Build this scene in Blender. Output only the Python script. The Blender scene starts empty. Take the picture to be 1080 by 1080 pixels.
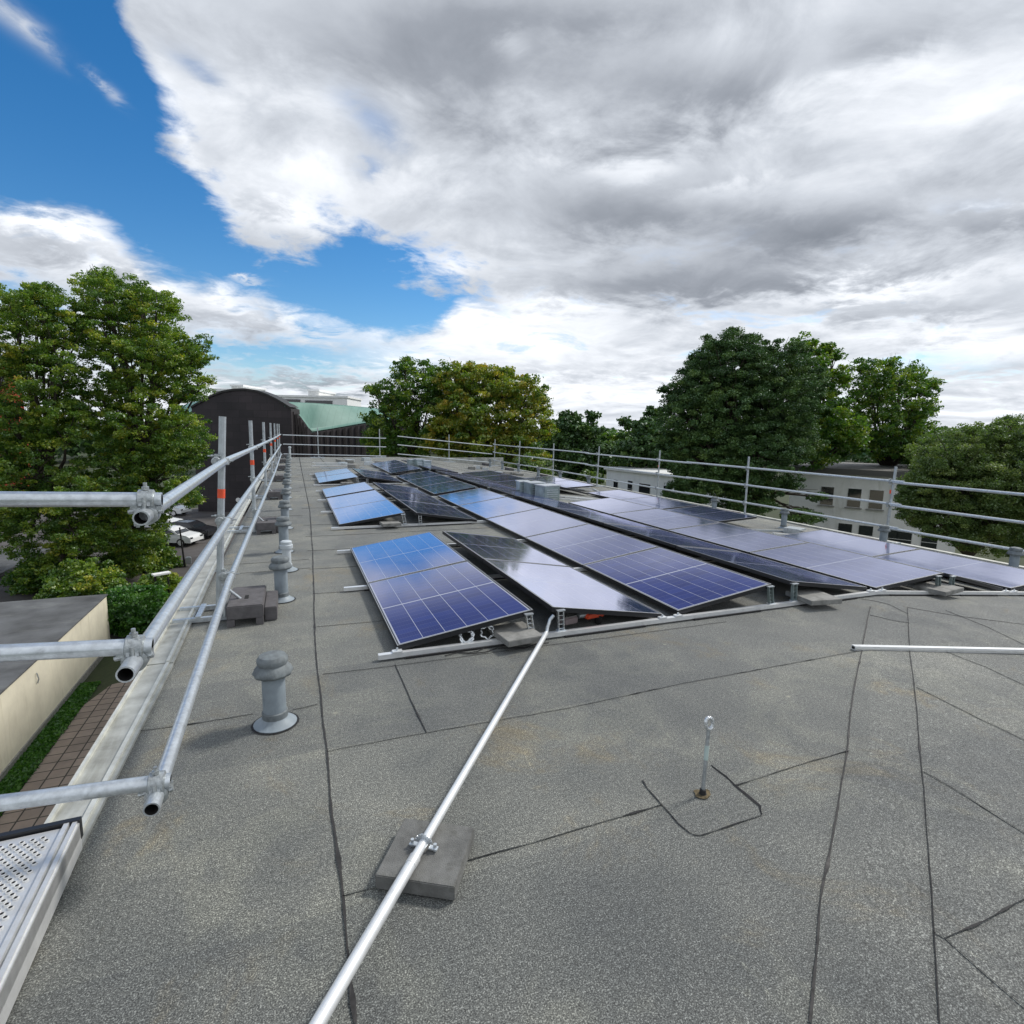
import bpy, bmesh, math, random
import numpy as np
from mathutils import Vector, Matrix
R = math.radians
random.seed(7)
SC = bpy.context.scene

# ------------------------------------------------------------------ camera
CAM_H = 1.6
F_PX, ROLL, VPX, VPY = 589.0, 0.0169, 307.1, 452.6      # solved from the photograph (1080 px wide)
PITCH = math.atan((540 - VPY) / F_PX)
def _ray0(x, y):
    a = (x - 540) / F_PX; b = (540 - y) / F_PX
    c, s = math.cos(ROLL), math.sin(ROLL)
    a, b = a * c - b * s, a * s + b * c
    return Vector((a, math.cos(PITCH) + math.sin(PITCH) * b, -math.sin(PITCH) + math.cos(PITCH) * b))
_r = _ray0(VPX, VPY)
YAW = math.atan2(_r.x, _r.y)
RZ = Matrix.Rotation(YAW, 3, 'Z')
def ray(x, y): return RZ @ _ray0(x, y)
cam_d = bpy.data.cameras.new('camera'); cam = bpy.data.objects.new('camera', cam_d); SC.collection.objects.link(cam)
cam_d.sensor_fit = 'HORIZONTAL'; cam_d.sensor_width = 36; cam_d.lens = 36 * F_PX / 1080
cam_d.clip_start = 0.05; cam_d.clip_end = 3000
_c, _s = math.cos(ROLL), math.sin(ROLL)
_up0 = Vector((0, math.sin(PITCH), math.cos(PITCH))); _rt0 = Vector((1, 0, 0)); _fw0 = Vector((0, math.cos(PITCH), -math.sin(PITCH)))
_rt = RZ @ (_rt0 * _c + _up0 * _s); _up = RZ @ (_up0 * _c - _rt0 * _s); _fw = RZ @ _fw0
M = Matrix((( _rt.x, _up.x, -_fw.x, 0), (_rt.y, _up.y, -_fw.y, 0), (_rt.z, _up.z, -_fw.z, CAM_H), (0, 0, 0, 1)))
cam.matrix_world = M
SC.camera = cam
CAM = Vector((0, 0, CAM_H))

# ------------------------------------------------------------------ world
SUN_EL, SUN_AZ = R(46), R(78)
EXPOSURE = 0.5
w = bpy.data.worlds.new('World'); SC.world = w; w.use_nodes = True
nt = w.node_tree; nt.nodes.clear()
class NG:
    """tiny helper to wire math nodes"""
    def __init__(s, nt): s.nt = nt
    def new(s, t, **k):
        n = s.nt.nodes.new(t)
        for a, b in k.items(): setattr(n, a, b)
        return n
    def put(s, sock, v):
        if isinstance(v, bpy.types.NodeSocket): s.nt.links.new(v, sock)
        else: sock.default_value = v
    def m(s, op, a, b=0.0, c=None, clamp=False):
        n = s.new('ShaderNodeMath', operation=op); n.use_clamp = clamp
        s.put(n.inputs[0], a)
        if len(n.inputs) > 1: s.put(n.inputs[1], b)
        if c is not None: s.put(n.inputs[2], c)
        return n.outputs[0]
    def sstep(s, v, lo, hi):
        n = s.new('ShaderNodeMapRange', interpolation_type='SMOOTHSTEP')
        s.put(n.inputs['Value'], v); s.put(n.inputs['From Min'], lo); s.put(n.inputs['From Max'], hi)
        return n.outputs['Result']
    def lin(s, v, a, b, c, d):
        n = s.new('ShaderNodeMapRange'); s.put(n.inputs['Value'], v)
        for k, x in zip(('From Min', 'From Max', 'To Min', 'To Max'), (a, b, c, d)): s.put(n.inputs[k], x)
        return n.outputs['Result']
    def noise(s, vec, scale, detail=4, rough=0.5, dist=0.0, out='Fac'):
        n = s.new('ShaderNodeTexNoise'); s.put(n.inputs['Vector'], vec) if vec is not None else None
        n.inputs['Scale'].default_value = scale; n.inputs['Detail'].default_value = detail
        n.inputs['Roughness'].default_value = rough; n.inputs['Distortion'].default_value = dist
        return n.outputs[out]
    def ramp(s, v, pts):
        n = s.new('ShaderNodeValToRGB'); s.put(n.inputs[0], v); e = n.color_ramp.elements
        while len(e) < len(pts): e.new(0.5)
        for i, (p, c) in enumerate(pts):
            e[i].position = p; e[i].color = (*c, 1) if len(c) == 3 else c
        return n.outputs[0]
    def mix(s, f, a, b, t='MIX'):
        n = s.new('ShaderNodeMix', data_type='RGBA', blend_type=t)
        s.put(n.inputs[0], f); 
        for i, v in ((6, a), (7, b)):
            if isinstance(v, tuple) and len(v) == 3: v = (*v, 1)
            s.put(n.inputs[i], v)
        return n.outputs[2]
    def vmath(s, op, a, b=None):
        n = s.new('ShaderNodeVectorMath', operation=op); s.put(n.inputs[0], a)
        if b is not None: s.put(n.inputs[1], b)
        return n.outputs[0]
    def sep(s, v):
        n = s.new('ShaderNodeSeparateXYZ'); s.put(n.inputs[0], v); return n.outputs
    def comb(s, x, y, z):
        n = s.new('ShaderNodeCombineXYZ')
        for i, v in enumerate((x, y, z)): s.put(n.inputs[i], v)
        return n.outputs[0]
g = NG(nt)
D = g.new('ShaderNodeTexCoord').outputs['Generated']
dx, dy, dz = g.sep(D)
az = g.m('ARCTAN2', dx, dy); el = g.m('ARCSINE', dz)
HEAD = -YAW
az = g.m('SUBTRACT', az, HEAD)                     # azimuth seen from the roof's diagonal, + to the right
def azel(px, py):
    r = ray(px, py).normalized(); return math.atan2(r.x, r.y) - HEAD, math.asin(r.z)
zz = g.m('ADD', g.m('MAXIMUM', dz, 0.0), 0.16)
P = g.comb(g.m('DIVIDE', dx, zz), g.m('DIVIDE', dy, zz), 0.0)      # the cloud layer seen in perspective
n_big = g.noise(P, 0.8, 7, 0.55, 0.2)
n_mid = g.noise(P, 2.6, 8, 0.6, 0.5)
n_det = g.noise(P, 8.0, 7, 0.62, 0.4)
nn = g.m('ADD', g.m('MULTIPLY', g.m('SUBTRACT', n_mid, 0.5), 0.8), g.m('MULTIPLY', g.m('SUBTRACT', n_det, 0.5), 0.45))
def curve(pts, lo=-1.2, hi=1.4):
    n = g.new('ShaderNodeFloatCurve'); c = n.mapping.curves[0]
    P2 = sorted(((a - lo) / (hi - lo), (e + 0.2) / 2.0) for a, e in pts)
    P2 = [(0.0, P2[0][1])] + P2 + [(1.0, P2[-1][1])]
    c.points[0].location = P2[0]; c.points[1].location = P2[-1]
    for p in P2[1:-1]: c.points.new(*p)
    for p in c.points: p.handle_type = 'AUTO_CLAMPED'
    n.mapping.update()
    g.put(n.inputs['Value'], g.lin(az, lo, hi, 0, 1)); n.inputs['Factor'].default_value = 1
    return g.m('SUBTRACT', g.m('MULTIPLY', n.outputs[0], 2.0), 0.2)
up_pts = [(-1.0, 1.5)] + [azel(*p) for p in ((60, -260), (130, -20), (162, 85), (205, 170), (250, 215), (310, 242), (360, 226), (425, 250), (505, 292), (545, 345))]
lo_pts = [(-1.1, 0.42), (-0.9, 0.40)] + [azel(*p) for p in ((0, 222), (60, 224), (105, 240), (160, 284), (250, 312), (330, 340), (400, 352), (450, 345), (505, 318), (545, 345))]
up = curve(up_pts); lo = curve(lo_pts)
amp = g.m('MULTIPLY', nn, 0.34)
in_up = g.sstep(g.m('ADD', g.m('SUBTRACT', up, el), amp), -0.028, 0.05)
in_lo = g.sstep(g.m('SUBTRACT', g.m('SUBTRACT', el, lo), g.m('MULTIPLY', nn, 0.10)), -0.018, 0.022)
side = g.m('MULTIPLY', g.sstep(az, 0.05, -0.06), g.sstep(az, -2.2, -1.5))
rag = g.m('MULTIPLY', g.m('MULTIPLY', g.sstep(nn, 0.10, 0.24), g.sstep(g.m('SUBTRACT', el, up), 0.26, 0.02)), 0.55)
blue = g.m('MULTIPLY', g.m('MULTIPLY', g.m('MAXIMUM', in_up, rag), in_lo), side)
def gauss(px, py, rx, ry, tilt=0.0):
    a0, e0 = azel(px, py); a1, _ = azel(px + rx, py); _, e1 = azel(px, py - ry)
    sx, sy = abs(a1 - a0), abs(e1 - e0)
    aa = g.m('DIVIDE', g.m('SUBTRACT', g.m('ADD', az, g.m('MULTIPLY', nn, 0.22)), a0), sx)
    ee = g.m('DIVIDE', g.m('SUBTRACT', g.m('ADD', el, g.m('MULTIPLY', nn, -0.13)), e0), sy)
    if tilt: ee = g.m('ADD', ee, g.m('MULTIPLY', aa, tilt))
    q = g.m('ADD', g.m('MULTIPLY', aa, aa), g.m('MULTIPLY', ee, ee))
    return g.m('EXPONENT', g.m('MULTIPLY', q, -1.0))
# blue gaps lower down and small white tufts inside the blue
low_blue = g.m('ADD', g.m('MULTIPLY', gauss(290, 376, 120, 20, -0.3), 1.25), g.m('MULTIPLY', gauss(15, 310, 60, 14), 0.9))
low_blue = g.m('ADD', low_blue, g.m('MULTIPLY', gauss(980, 385, 60, 12), 0.45))
low_blue = g.m('ADD', low_blue, g.m('MULTIPLY', g.m('MULTIPLY', g.sstep(n_mid, 0.56, 0.66), g.sstep(el, 0.34, 0.12)), g.m('MULTIPLY', g.sstep(el, 0.01, 0.06), 0.5)))
gap = g.m('MULTIPLY', g.m('ADD', gauss(205, 70, 26, 12, 0.8), g.m('ADD', gauss(392, 125, 26, 20, 0.6), gauss(385, 172, 16, 10))), 0.5)
blue = g.m('ADD', blue, g.m('MULTIPLY', g.m('ADD', low_blue, gap), 0.85), clamp=True)
tuft = g.m('ADD', g.m('ADD', gauss(120, 101, 13, 7, 0.6), gauss(14, 20, 38, 14, 0.8)), g.m('ADD', g.m('MULTIPLY', gauss(45, 45, 16, 10), 0.6), gauss(272, 303, 14, 6)))
blue = g.m('SUBTRACT', blue, g.m('MULTIPLY', tuft, g.sstep(nn, -0.25, 0.25)), clamp=True)
# grey undersides and bright breaks
dark = None
for px, py, rx, ry, s_, t_ in ((645, 228, 95, 38, 0.55, 0), (850, 245, 105, 30, 0.65, 0.1), (735, 303, 170, 24, 0.55, 0), (640, 95, 130, 55, 0.42, 0.2), (745, 105, 90, 35, 0.40, 0),
                               (925, 55, 60, 30, 0.45, 0), (1045, 228, 60, 18, 0.28, 0), (500, 75, 110, 60, 0.34, 0), (560, 20, 200, 40, 0.35, 0), (250, 100, 60, 50, 0.10, 0), (400, 60, 110, 60, 0.26, 0.3), (290, 40, 90, 30, 0.15, 0), (430, 160, 60, 30, 0.12, 0), (330, 402, 110, 7, 0.55, 0), (540, 150, 60, 50, 0.15, 0), (60, 268, 70, 18, 0.30, -0.6), (230, 330, 90, 12, 0.28, -0.4),
                               (960, 330, 90, 10, 0.25, 0), (890, 328, 40, 8, 0.3, 0), (560, 388, 60, 8, 0.2, 0)):
    q = g.m('MULTIPLY', gauss(px, py, rx, ry, t_), s_)
    dark = q if dark is None else g.m('ADD', dark, q)
for px, py, rx, ry, s_ in ((655, 168, 60, 18, 0.42), (1060, 60, 60, 60, 0.02), (480, 345, 90, 38, 0.40), (240, 130, 50, 40, 0.10), (330, 190, 60, 24, 0.16), (550, 55, 16, 18, 0.3),
                           (880, 310, 120, 16, 0.35), (620, 330, 60, 18, 0.30), (700, 420, 160, 20, 0.22), (1000, 110, 120, 60, 0.02), (60, 232, 80, 10, 0.25), (560, 360, 60, 30, 0.2), (1020, 370, 80, 20, 0.25), (10, 232, 70, 13, 0.42), (95, 250, 50, 12, 0.42), (165, 296, 40, 11, 0.45), (245, 318, 50, 10, 0.45), (325, 340, 45, 10, 0.45), (185, 130, 18, 60, 0.3), (310, 225, 60, 12, 0.35), (455, 275, 50, 12, 0.35), (940, 300, 90, 12, 0.3), (760, 200, 80, 10, 0.2), (470, 400, 70, 14, 0.3)):
    dark = g.m('SUBTRACT', dark, g.m('MULTIPLY', gauss(px, py, rx, ry), s_))
puff = g.m('SUBTRACT', g.noise(g.vmath('ADD', P, (0.10, 0.07, 0.0)), 2.6, 8, 0.6, 0.5), n_mid)        # side of each puff that faces the sun
shade = g.m('ADD', g.m('ADD', 0.64, g.m('MULTIPLY', g.m('SUBTRACT', n_big, 0.5), 0.50)), g.m('ADD', g.m('MULTIPLY', nn, 0.44), g.m('MULTIPLY', puff, -0.45)))
shade = g.m('SUBTRACT', shade, g.m('MULTIPLY', dark, 0.62))
shade = g.m('ADD', shade, g.m('MULTIPLY', g.sstep(el, 0.22, 0.0), 0.08), clamp=True)
cloud = g.ramp(shade, [(0.0, (0.17, 0.19, 0.225)), (0.30, (0.30, 0.325, 0.37)), (0.60, (0.55, 0.585, 0.64)), (0.82, (0.80, 0.83, 0.88)), (1.0, (1.02, 1.02, 1.02))])
sky = g.new('ShaderNodeTexSky', sky_type='NISHITA'); sky.sun_disc = False
sky.sun_elevation = SUN_EL; sky.sun_rotation = SUN_AZ; sky.altitude = 200; sky.air_density = 1.0; sky.dust_density = 0.15; sky.ozone_density = 3.0
hs = g.new('ShaderNodeHueSaturation'); hs.inputs['Saturation'].default_value = 1.35; hs.inputs['Value'].default_value = 0.92; g.put(hs.inputs['Color'], sky.outputs[0])
bg1 = g.new('ShaderNodeBackground'); g.put(bg1.inputs[0], hs.outputs[0]); bg1.inputs[1].default_value = 0.10
bg2 = g.new('ShaderNodeBackground'); g.put(bg2.inputs[0], cloud); bg2.inputs[1].default_value = 0.86
ms = g.new('ShaderNodeMixShader'); g.put(ms.inputs[0], blue); g.nt.links.new(bg2.outputs[0], ms.inputs[1]); g.nt.links.new(bg1.outputs[0], ms.inputs[2])
wo = g.new('ShaderNodeOutputWorld'); g.nt.links.new(ms.outputs[0], wo.inputs[0])
w.cycles.sampling_method = 'MANUAL'; w.cycles.sample_map_resolution = 512

sd = bpy.data.lights.new('sun', 'SUN'); sd.energy = 2.0; sd.angle = R(10); sd.color = (1.0, 0.95, 0.88)
so = bpy.data.objects.new('sun', sd); SC.collection.objects.link(so)
sdir = Vector((math.sin(SUN_AZ) * math.cos(SUN_EL), math.cos(SUN_AZ) * math.cos(SUN_EL), math.sin(SUN_EL)))
so.rotation_euler = (-sdir).to_track_quat('-Z', 'Y').to_euler(); so.location = (20, 10, 40)
SC.view_settings.view_transform = 'Standard'; SC.view_settings.look = 'None'; SC.view_settings.gamma = 1; SC.view_settings.exposure = EXPOSURE
SC.cycles.max_bounces = 6; SC.cycles.diffuse_bounces = 3; SC.cycles.transparent_max_bounces = 6

# ------------------------------------------------------------------ geometry of the place
RIDGE, SLOPE = 5.45, 0.0976
HIPX, HIPY, HU, HK = 5.45, 3.76, Vector((0.8155, 0.5788)), 0.115
HN = Vector((HU.y, -HU.x))
def roof_z(X, Y):
    return min(0.0, -SLOPE * (X - RIDGE), -HK * ((X - HIPX) * HN.x + (Y - HIPY) * HN.y))
def on_roof(px, py, h=0.0):
    d = ray(px, py); t0, t1 = 0.2, 200.0
    t = 0.5; prev = t
    while t < 120:
        p = CAM + d * t
        if p.z < roof_z(p.x, p.y) + h: break
        prev = t; t *= 1.03
    a, b = prev, t
    for _ in range(40):
        m_ = (a + b) / 2; p = CAM + d * m_
        if p.z < roof_z(p.x, p.y) + h: b = m_
        else: a = m_
    return CAM + d * b
def on_x(px, py, X): d = ray(px, py); return CAM + d * (X / d.x)
def on_y(px, py, Y): d = ray(px, py); return CAM + d * (Y / d.y)
def on_z(px, py, Z): d = ray(px, py); return CAM + d * ((Z - CAM_H) / d.z)
def at(px, py, dep): d = ray(px, py); return CAM + d * (dep / d.dot(_fw))

# ------------------------------------------------------------------ helpers
C = SC.collection
def setp(o, label=None, cat=None, group=None, kind=None):
    for k, v in (('label', label), ('category', cat), ('group', group), ('kind', kind)):
        if v: o[k] = v
    return o
def thing(name, label, cat, loc=(0, 0, 0), rz=0, group=None):
    o = bpy.data.objects.new(name, None); C.objects.link(o); o.location = loc; o.rotation_euler = (0, 0, rz); o.empty_display_size = 0.1
    return setp(o, label, cat, group)
def link(name, me, parent=None, mats=None, local=True):
    o = bpy.data.objects.new(name, me); C.objects.link(o)
    if mats:
        for m_ in mats: me.materials.append(m_)
    if parent:
        o.parent = parent
        if not local:
            o.matrix_parent_inverse = (Matrix.Translation(parent.location) @ parent.rotation_euler.to_matrix().to_4x4()).inverted()
    return o
class MB:
    def __init__(s): s.v = []; s.f = []; s.mi = []; s.sm = []; s.cur = 0
    def add(s, vs, fs, smooth=False):
        b = len(s.v); s.v += [tuple(v) for v in vs]
        for f in fs: s.f.append([b + i for i in f]); s.mi.append(s.cur); s.sm.append(smooth)
    def box(s, c, size, rz=0, rot=None):
        c = Vector(c); x, y, z = [q / 2 for q in size]
        Mx = rot if rot is not None else Matrix.Rotation(rz, 3, 'Z')
        vs = [c + Mx @ Vector((sx * x, sy * y, sz * z)) for sz in (-1, 1) for sx, sy in ((-1, -1), (1, -1), (1, 1), (-1, 1))]
        s.add(vs, [(3, 2, 1, 0), (4, 5, 6, 7), (0, 1, 5, 4), (1, 2, 6, 5), (2, 3, 7, 6), (3, 0, 4, 7)]); return s
    def bar(s, a, b, wd, h, upv=(0, 0, 1)):
        a, b = Vector(a), Vector(b); d = (b - a); L = d.length; d.normalize()
        sd_ = d.cross(Vector(upv)).normalized(); u = sd_.cross(d)
        rot = Matrix((sd_, d, u)).transposed(); return s.box((a + b) / 2, (wd, L, h), rot=rot)
    def tube(s, pts, r, n=12, caps=True, hollow=0.0):
        pts = [Vector(p) for p in pts]; rs = r if isinstance(r, (list, tuple)) else [r] * len(pts)
        rings = []; pu = None
        for i, p in enumerate(pts):
            d = (pts[min(i + 1, len(pts) - 1)] - pts[max(i - 1, 0)]).normalized()
            if pu is None: pu = Vector((0, 0, 1)) if abs(d.z) < 0.9 else Vector((1, 0, 0))
            sd_ = d.cross(pu).normalized(); pu = sd_.cross(d).normalized()
            rings.append([p + (sd_ * math.cos(t) + pu * math.sin(t)) * rs[i] for t in [2 * math.pi * k / n for k in range(n)]])
        vs = [v for q in rings for v in q]
        fs = [(i * n + k, i * n + (k + 1) % n, (i + 1) * n + (k + 1) % n, (i + 1) * n + k) for i in range(len(pts) - 1) for k in range(n)]
        s.add(vs, fs, True)
        if hollow:
            for end, idx in ((0, 1), (len(pts) - 1, -2)):
                c = pts[end]; din = (pts[idx] - c).normalized() * 0.12; k_ = hollow
                o_ = rings[end]; i_ = [c + (v - c) * k_ for v in o_]; j_ = [v + din for v in i_]
                vs = o_ + i_ + j_
                fl = end != 0
                fs = []
                for k in range(n):
                    k2 = (k + 1) % n
                    q1 = (k, n + k, n + k2, k2); q2 = (n + k, 2 * n + k, 2 * n + k2, n + k2)
                    fs.append(q1[::-1] if fl else q1)
                s.add(vs, fs, False)
                fs = [((n + k, 2 * n + k, 2 * n + (k + 1) % n, n + (k + 1) % n)[::-1] if fl else (n + k, 2 * n + k, 2 * n + (k + 1) % n, n + (k + 1) % n)) for k in range(n)]
                s.cur = 1; s.add(vs, fs, False)
                s.add(j_, [tuple(range(n))], False); s.cur = 0
        elif caps:
            s.add(rings[0], [tuple(range(n))[::-1]]); s.add(rings[-1], [tuple(range(n))])
        return s
    def lathe(s, prof, c=(0, 0, 0), n=24):
        c = Vector(c); vs = []; m_ = len(prof)
        for r, z in prof:
            for k in range(n): t = 2 * math.pi * k / n; vs.append(c + Vector((r * math.cos(t), r * math.sin(t), z)))
        s.add(vs, [(i * n + k, i * n + (k + 1) % n, (i + 1) * n + (k + 1) % n, (i + 1) * n + k) for i in range(m_ - 1) for k in range(n)], True)
        return s
    def build(s, name, mats, parent=None, local=True, bevel=0.0):
        me = bpy.data.meshes.new(name); me.from_pydata(s.v, [], s.f)
        if bevel:
            bm = bmesh.new(); bm.from_mesh(me)
            bmesh.ops.bevel(bm, geom=bm.edges[:], offset=bevel, segments=2, affect='EDGES', clamp_overlap=True)
            bm.to_mesh(me); bm.free()
        else:
            me.polygons.foreach_set('material_index', s.mi); me.polygons.foreach_set('use_smooth', s.sm)
        me.update()
        if not bevel and any(s.sm): me.set_sharp_from_angle(angle=R(32))
        if not isinstance(mats, (list, tuple)): mats = [mats]
        return link(name, me, parent, mats, local)
def copy_tree(o, parent=None):
    c = o.copy(); C.objects.link(c)
    if parent: c.parent = parent
    for ch in list(o.children): copy_tree(ch, c)
    return c

# ------------------------------------------------------------------ materials
def mat(name, col=(0.5, 0.5, 0.5), rough=0.6, metal=0.0, var=0.0, vscale=5.0, bump=0.0, bscale=50.0, spec=0.5, coords='Object'):
    m_ = bpy.data.materials.new(name); m_.use_nodes = True; n = m_.node_tree; q = NG(n)
    b = n.nodes['Principled BSDF']; b.inputs['Roughness'].default_value = rough; b.inputs['Metallic'].default_value = metal
    b.inputs['Specular IOR Level'].default_value = spec; b.inputs['Base Color'].default_value = (*col, 1)
    tc = q.new('ShaderNodeTexCoord').outputs[coords]
    if var:
        f = q.noise(tc, vscale, 5, 0.6)
        c1 = tuple(x * (1 - var) for x in col); c2 = tuple(min(1, x * (1 + var)) for x in col)
        q.put(b.inputs['Base Color'], q.ramp(f, [(0.3, c1), (0.7, c2)]))
        q.put(b.inputs['Roughness'], q.lin(f, 0.3, 0.7, min(1, rough * 1.15), rough * 0.85))
    if bump:
        bn = q.new('ShaderNodeBump'); bn.inputs['Strength'].default_value = bump; bn.inputs['Distance'].default_value = 0.005
        q.put(bn.inputs['Height'], q.noise(tc, bscale, 3, 0.6)); q.put(b.inputs['Normal'], bn.outputs[0])
    return m_
M_galv = mat('galvanised_steel', (0.60, 0.645, 0.68), 0.34, 0.70, 0.20, 34, 0.12, 90)
M_galv2 = mat('galvanised_post', (0.42, 0.46, 0.48), 0.5, 0.55, 0.2, 14, 0.1, 60)
M_coupler = mat('forged_coupler_steel', (0.40, 0.43, 0.44), 0.45, 0.7, 0.3, 60, 0.35, 120)
M_alu = mat('mill_aluminium', (0.70, 0.71, 0.71), 0.45, 0.55, 0.14, 20)
M_alu_w = mat('bright_aluminium', (0.80, 0.82, 0.83), 0.35, 0.5, 0.06, 12)
M_black = mat('black_anodised', (0.012, 0.013, 0.016), 0.4, 0.0)
M_dark = mat('dark_rubber', (0.02, 0.02, 0.021), 0.8)
M_hole = mat('hole_shade', (0.01, 0.01, 0.01), 0.9)  # near-black colour standing in for the shade inside tube ends and holes
M_red = mat('red_band', (0.75, 0.09, 0.03), 0.5, 0, 0.1, 30)
M_conc = mat('concrete_block', (0.235, 0.235, 0.222), 0.9, 0, 0.3, 12, 0.7, 180)
M_conc_g = mat('grey_paver', (0.150, 0.152, 0.146), 0.9, 0, 0.32, 11, 0.8, 220)
M_weight = mat('recycled_plastic_block', (0.105, 0.100, 0.104), 0.75, 0, 0.2, 14, 0.5, 120)
M_pipe = mat('grey_vent_pipe', (0.24, 0.285, 0.32), 0.55, 0, 0.16, 9, 0.1, 60)
M_cap = mat('weathered_vent_cap', (0.150, 0.172, 0.182), 0.72, 0, 0.30, 18, 0.12, 160)
M_pale = mat('pale_vent_pipe', (0.5, 0.55, 0.58), 0.5, 0, 0.1, 9)
M_zinc = mat('zinc_coping', (0.42, 0.43, 0.40), 0.6, 0.25, 0.3, 6, 0.2, 30)
M_zinc_e = mat('coping_bright_edge', (0.62, 0.63, 0.58), 0.5, 0.3, 0.2, 12)
M_render = mat('cream_render', (0.80, 0.76, 0.62), 0.9, 0, 0.10, 1.2, 0.2, 60)
M_white = mat('white_render', (0.82, 0.84, 0.85), 0.85, 0, 0.06, 1.0)
M_beige = mat('grey_beige_render', (0.72, 0.73, 0.71), 0.9, 0, 0.08, 0.8)
M_felt = mat('dark_roof_felt', (0.10, 0.105, 0.11), 0.85, 0, 0.4, 0.7, 0.3, 30)
M_window = mat('window_glass', (0.015, 0.02, 0.025), 0.08, 0.0, spec=0.8)
M_frame = mat('window_frame', (0.55, 0.56, 0.55), 0.5)
M_bark = mat('bark', (0.055, 0.045, 0.035), 0.95, 0, 0.4, 6, 0.8, 25)
M_red_bld = mat('red_facade', (0.45, 0.06, 0.035), 0.8, 0, 0.1, 1)
M_foil = mat('silver_foil', (0.75, 0.78, 0.8), 0.2, 0.9, 0.2, 60, 0.8, 120)
M_cyl = mat('grey_green_sheet_metal', (0.30, 0.37, 0.37), 0.35, 0.55, 0.25, 5, 0.1, 20)
M_paint_w = mat('white_car_paint', (0.78, 0.80, 0.80), 0.25, 0, spec=0.6)
M_paint_k = mat('black_car_paint', (0.015, 0.016, 0.02), 0.2, 0, spec=0.7)
M_tape = mat('pale_tape', (0.45, 0.55, 0.52), 0.6)

def weather(m_, tint, amount=0.5, scale=(1.2, 1.2, 0.35), lo=0.5, hi=0.72, sc=1.5):
    """runs and stains over a finished material"""
    n = m_.node_tree; q = NG(n); b = n.nodes['Principled BSDF']; old = b.inputs['Base Color']
    src = old.links[0].from_socket if old.links else tuple(old.default_value)
    tc = q.new('ShaderNodeTexCoord').outputs['Object']
    f = q.sstep(q.noise(q.vmath('MULTIPLY', tc, scale), sc, 7, 0.7, 0.6), lo, hi)
    q.put(old, q.mix(q.m('MULTIPLY', f, amount), src, q.mix(1.0, src, tint, 'MULTIPLY')))
weather(M_render, (0.78, 0.77, 0.72), 0.6, (1.5, 1.5, 0.25)); weather(M_beige, (0.65, 0.65, 0.60), 0.6, (1, 1, .2)); weather(M_white, (0.75, 0.75, 0.72), 0.5, (1, 1, .2))
weather(M_felt, (1.6, 1.6, 1.5), 0.7, (0.4, 1.2, 1)); weather(M_zinc, (0.6, 0.58, 0.52), 0.8, (3, .5, 3)); weather(M_galv, (0.55, 0.54, 0.52), 0.6, (1, 1, 1), .56, .72, 9)
weather(M_conc_g, (0.55, 0.55, 0.5), 0.6, (1, 1, 1), .5, .7, 8); weather(M_pipe, (0.6, 0.62, 0.62), 0.6, (3, 3, .6), .5, .7, 6); weather(M_cap, (1.5, 1.5, 1.4), 0.6, (1, 1, 1), .55, .7, 14)
weather(M_alu_w, (0.75, 0.75, 0.75), 0.6, (1, 1, 1), .5, .7, 7)
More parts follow.
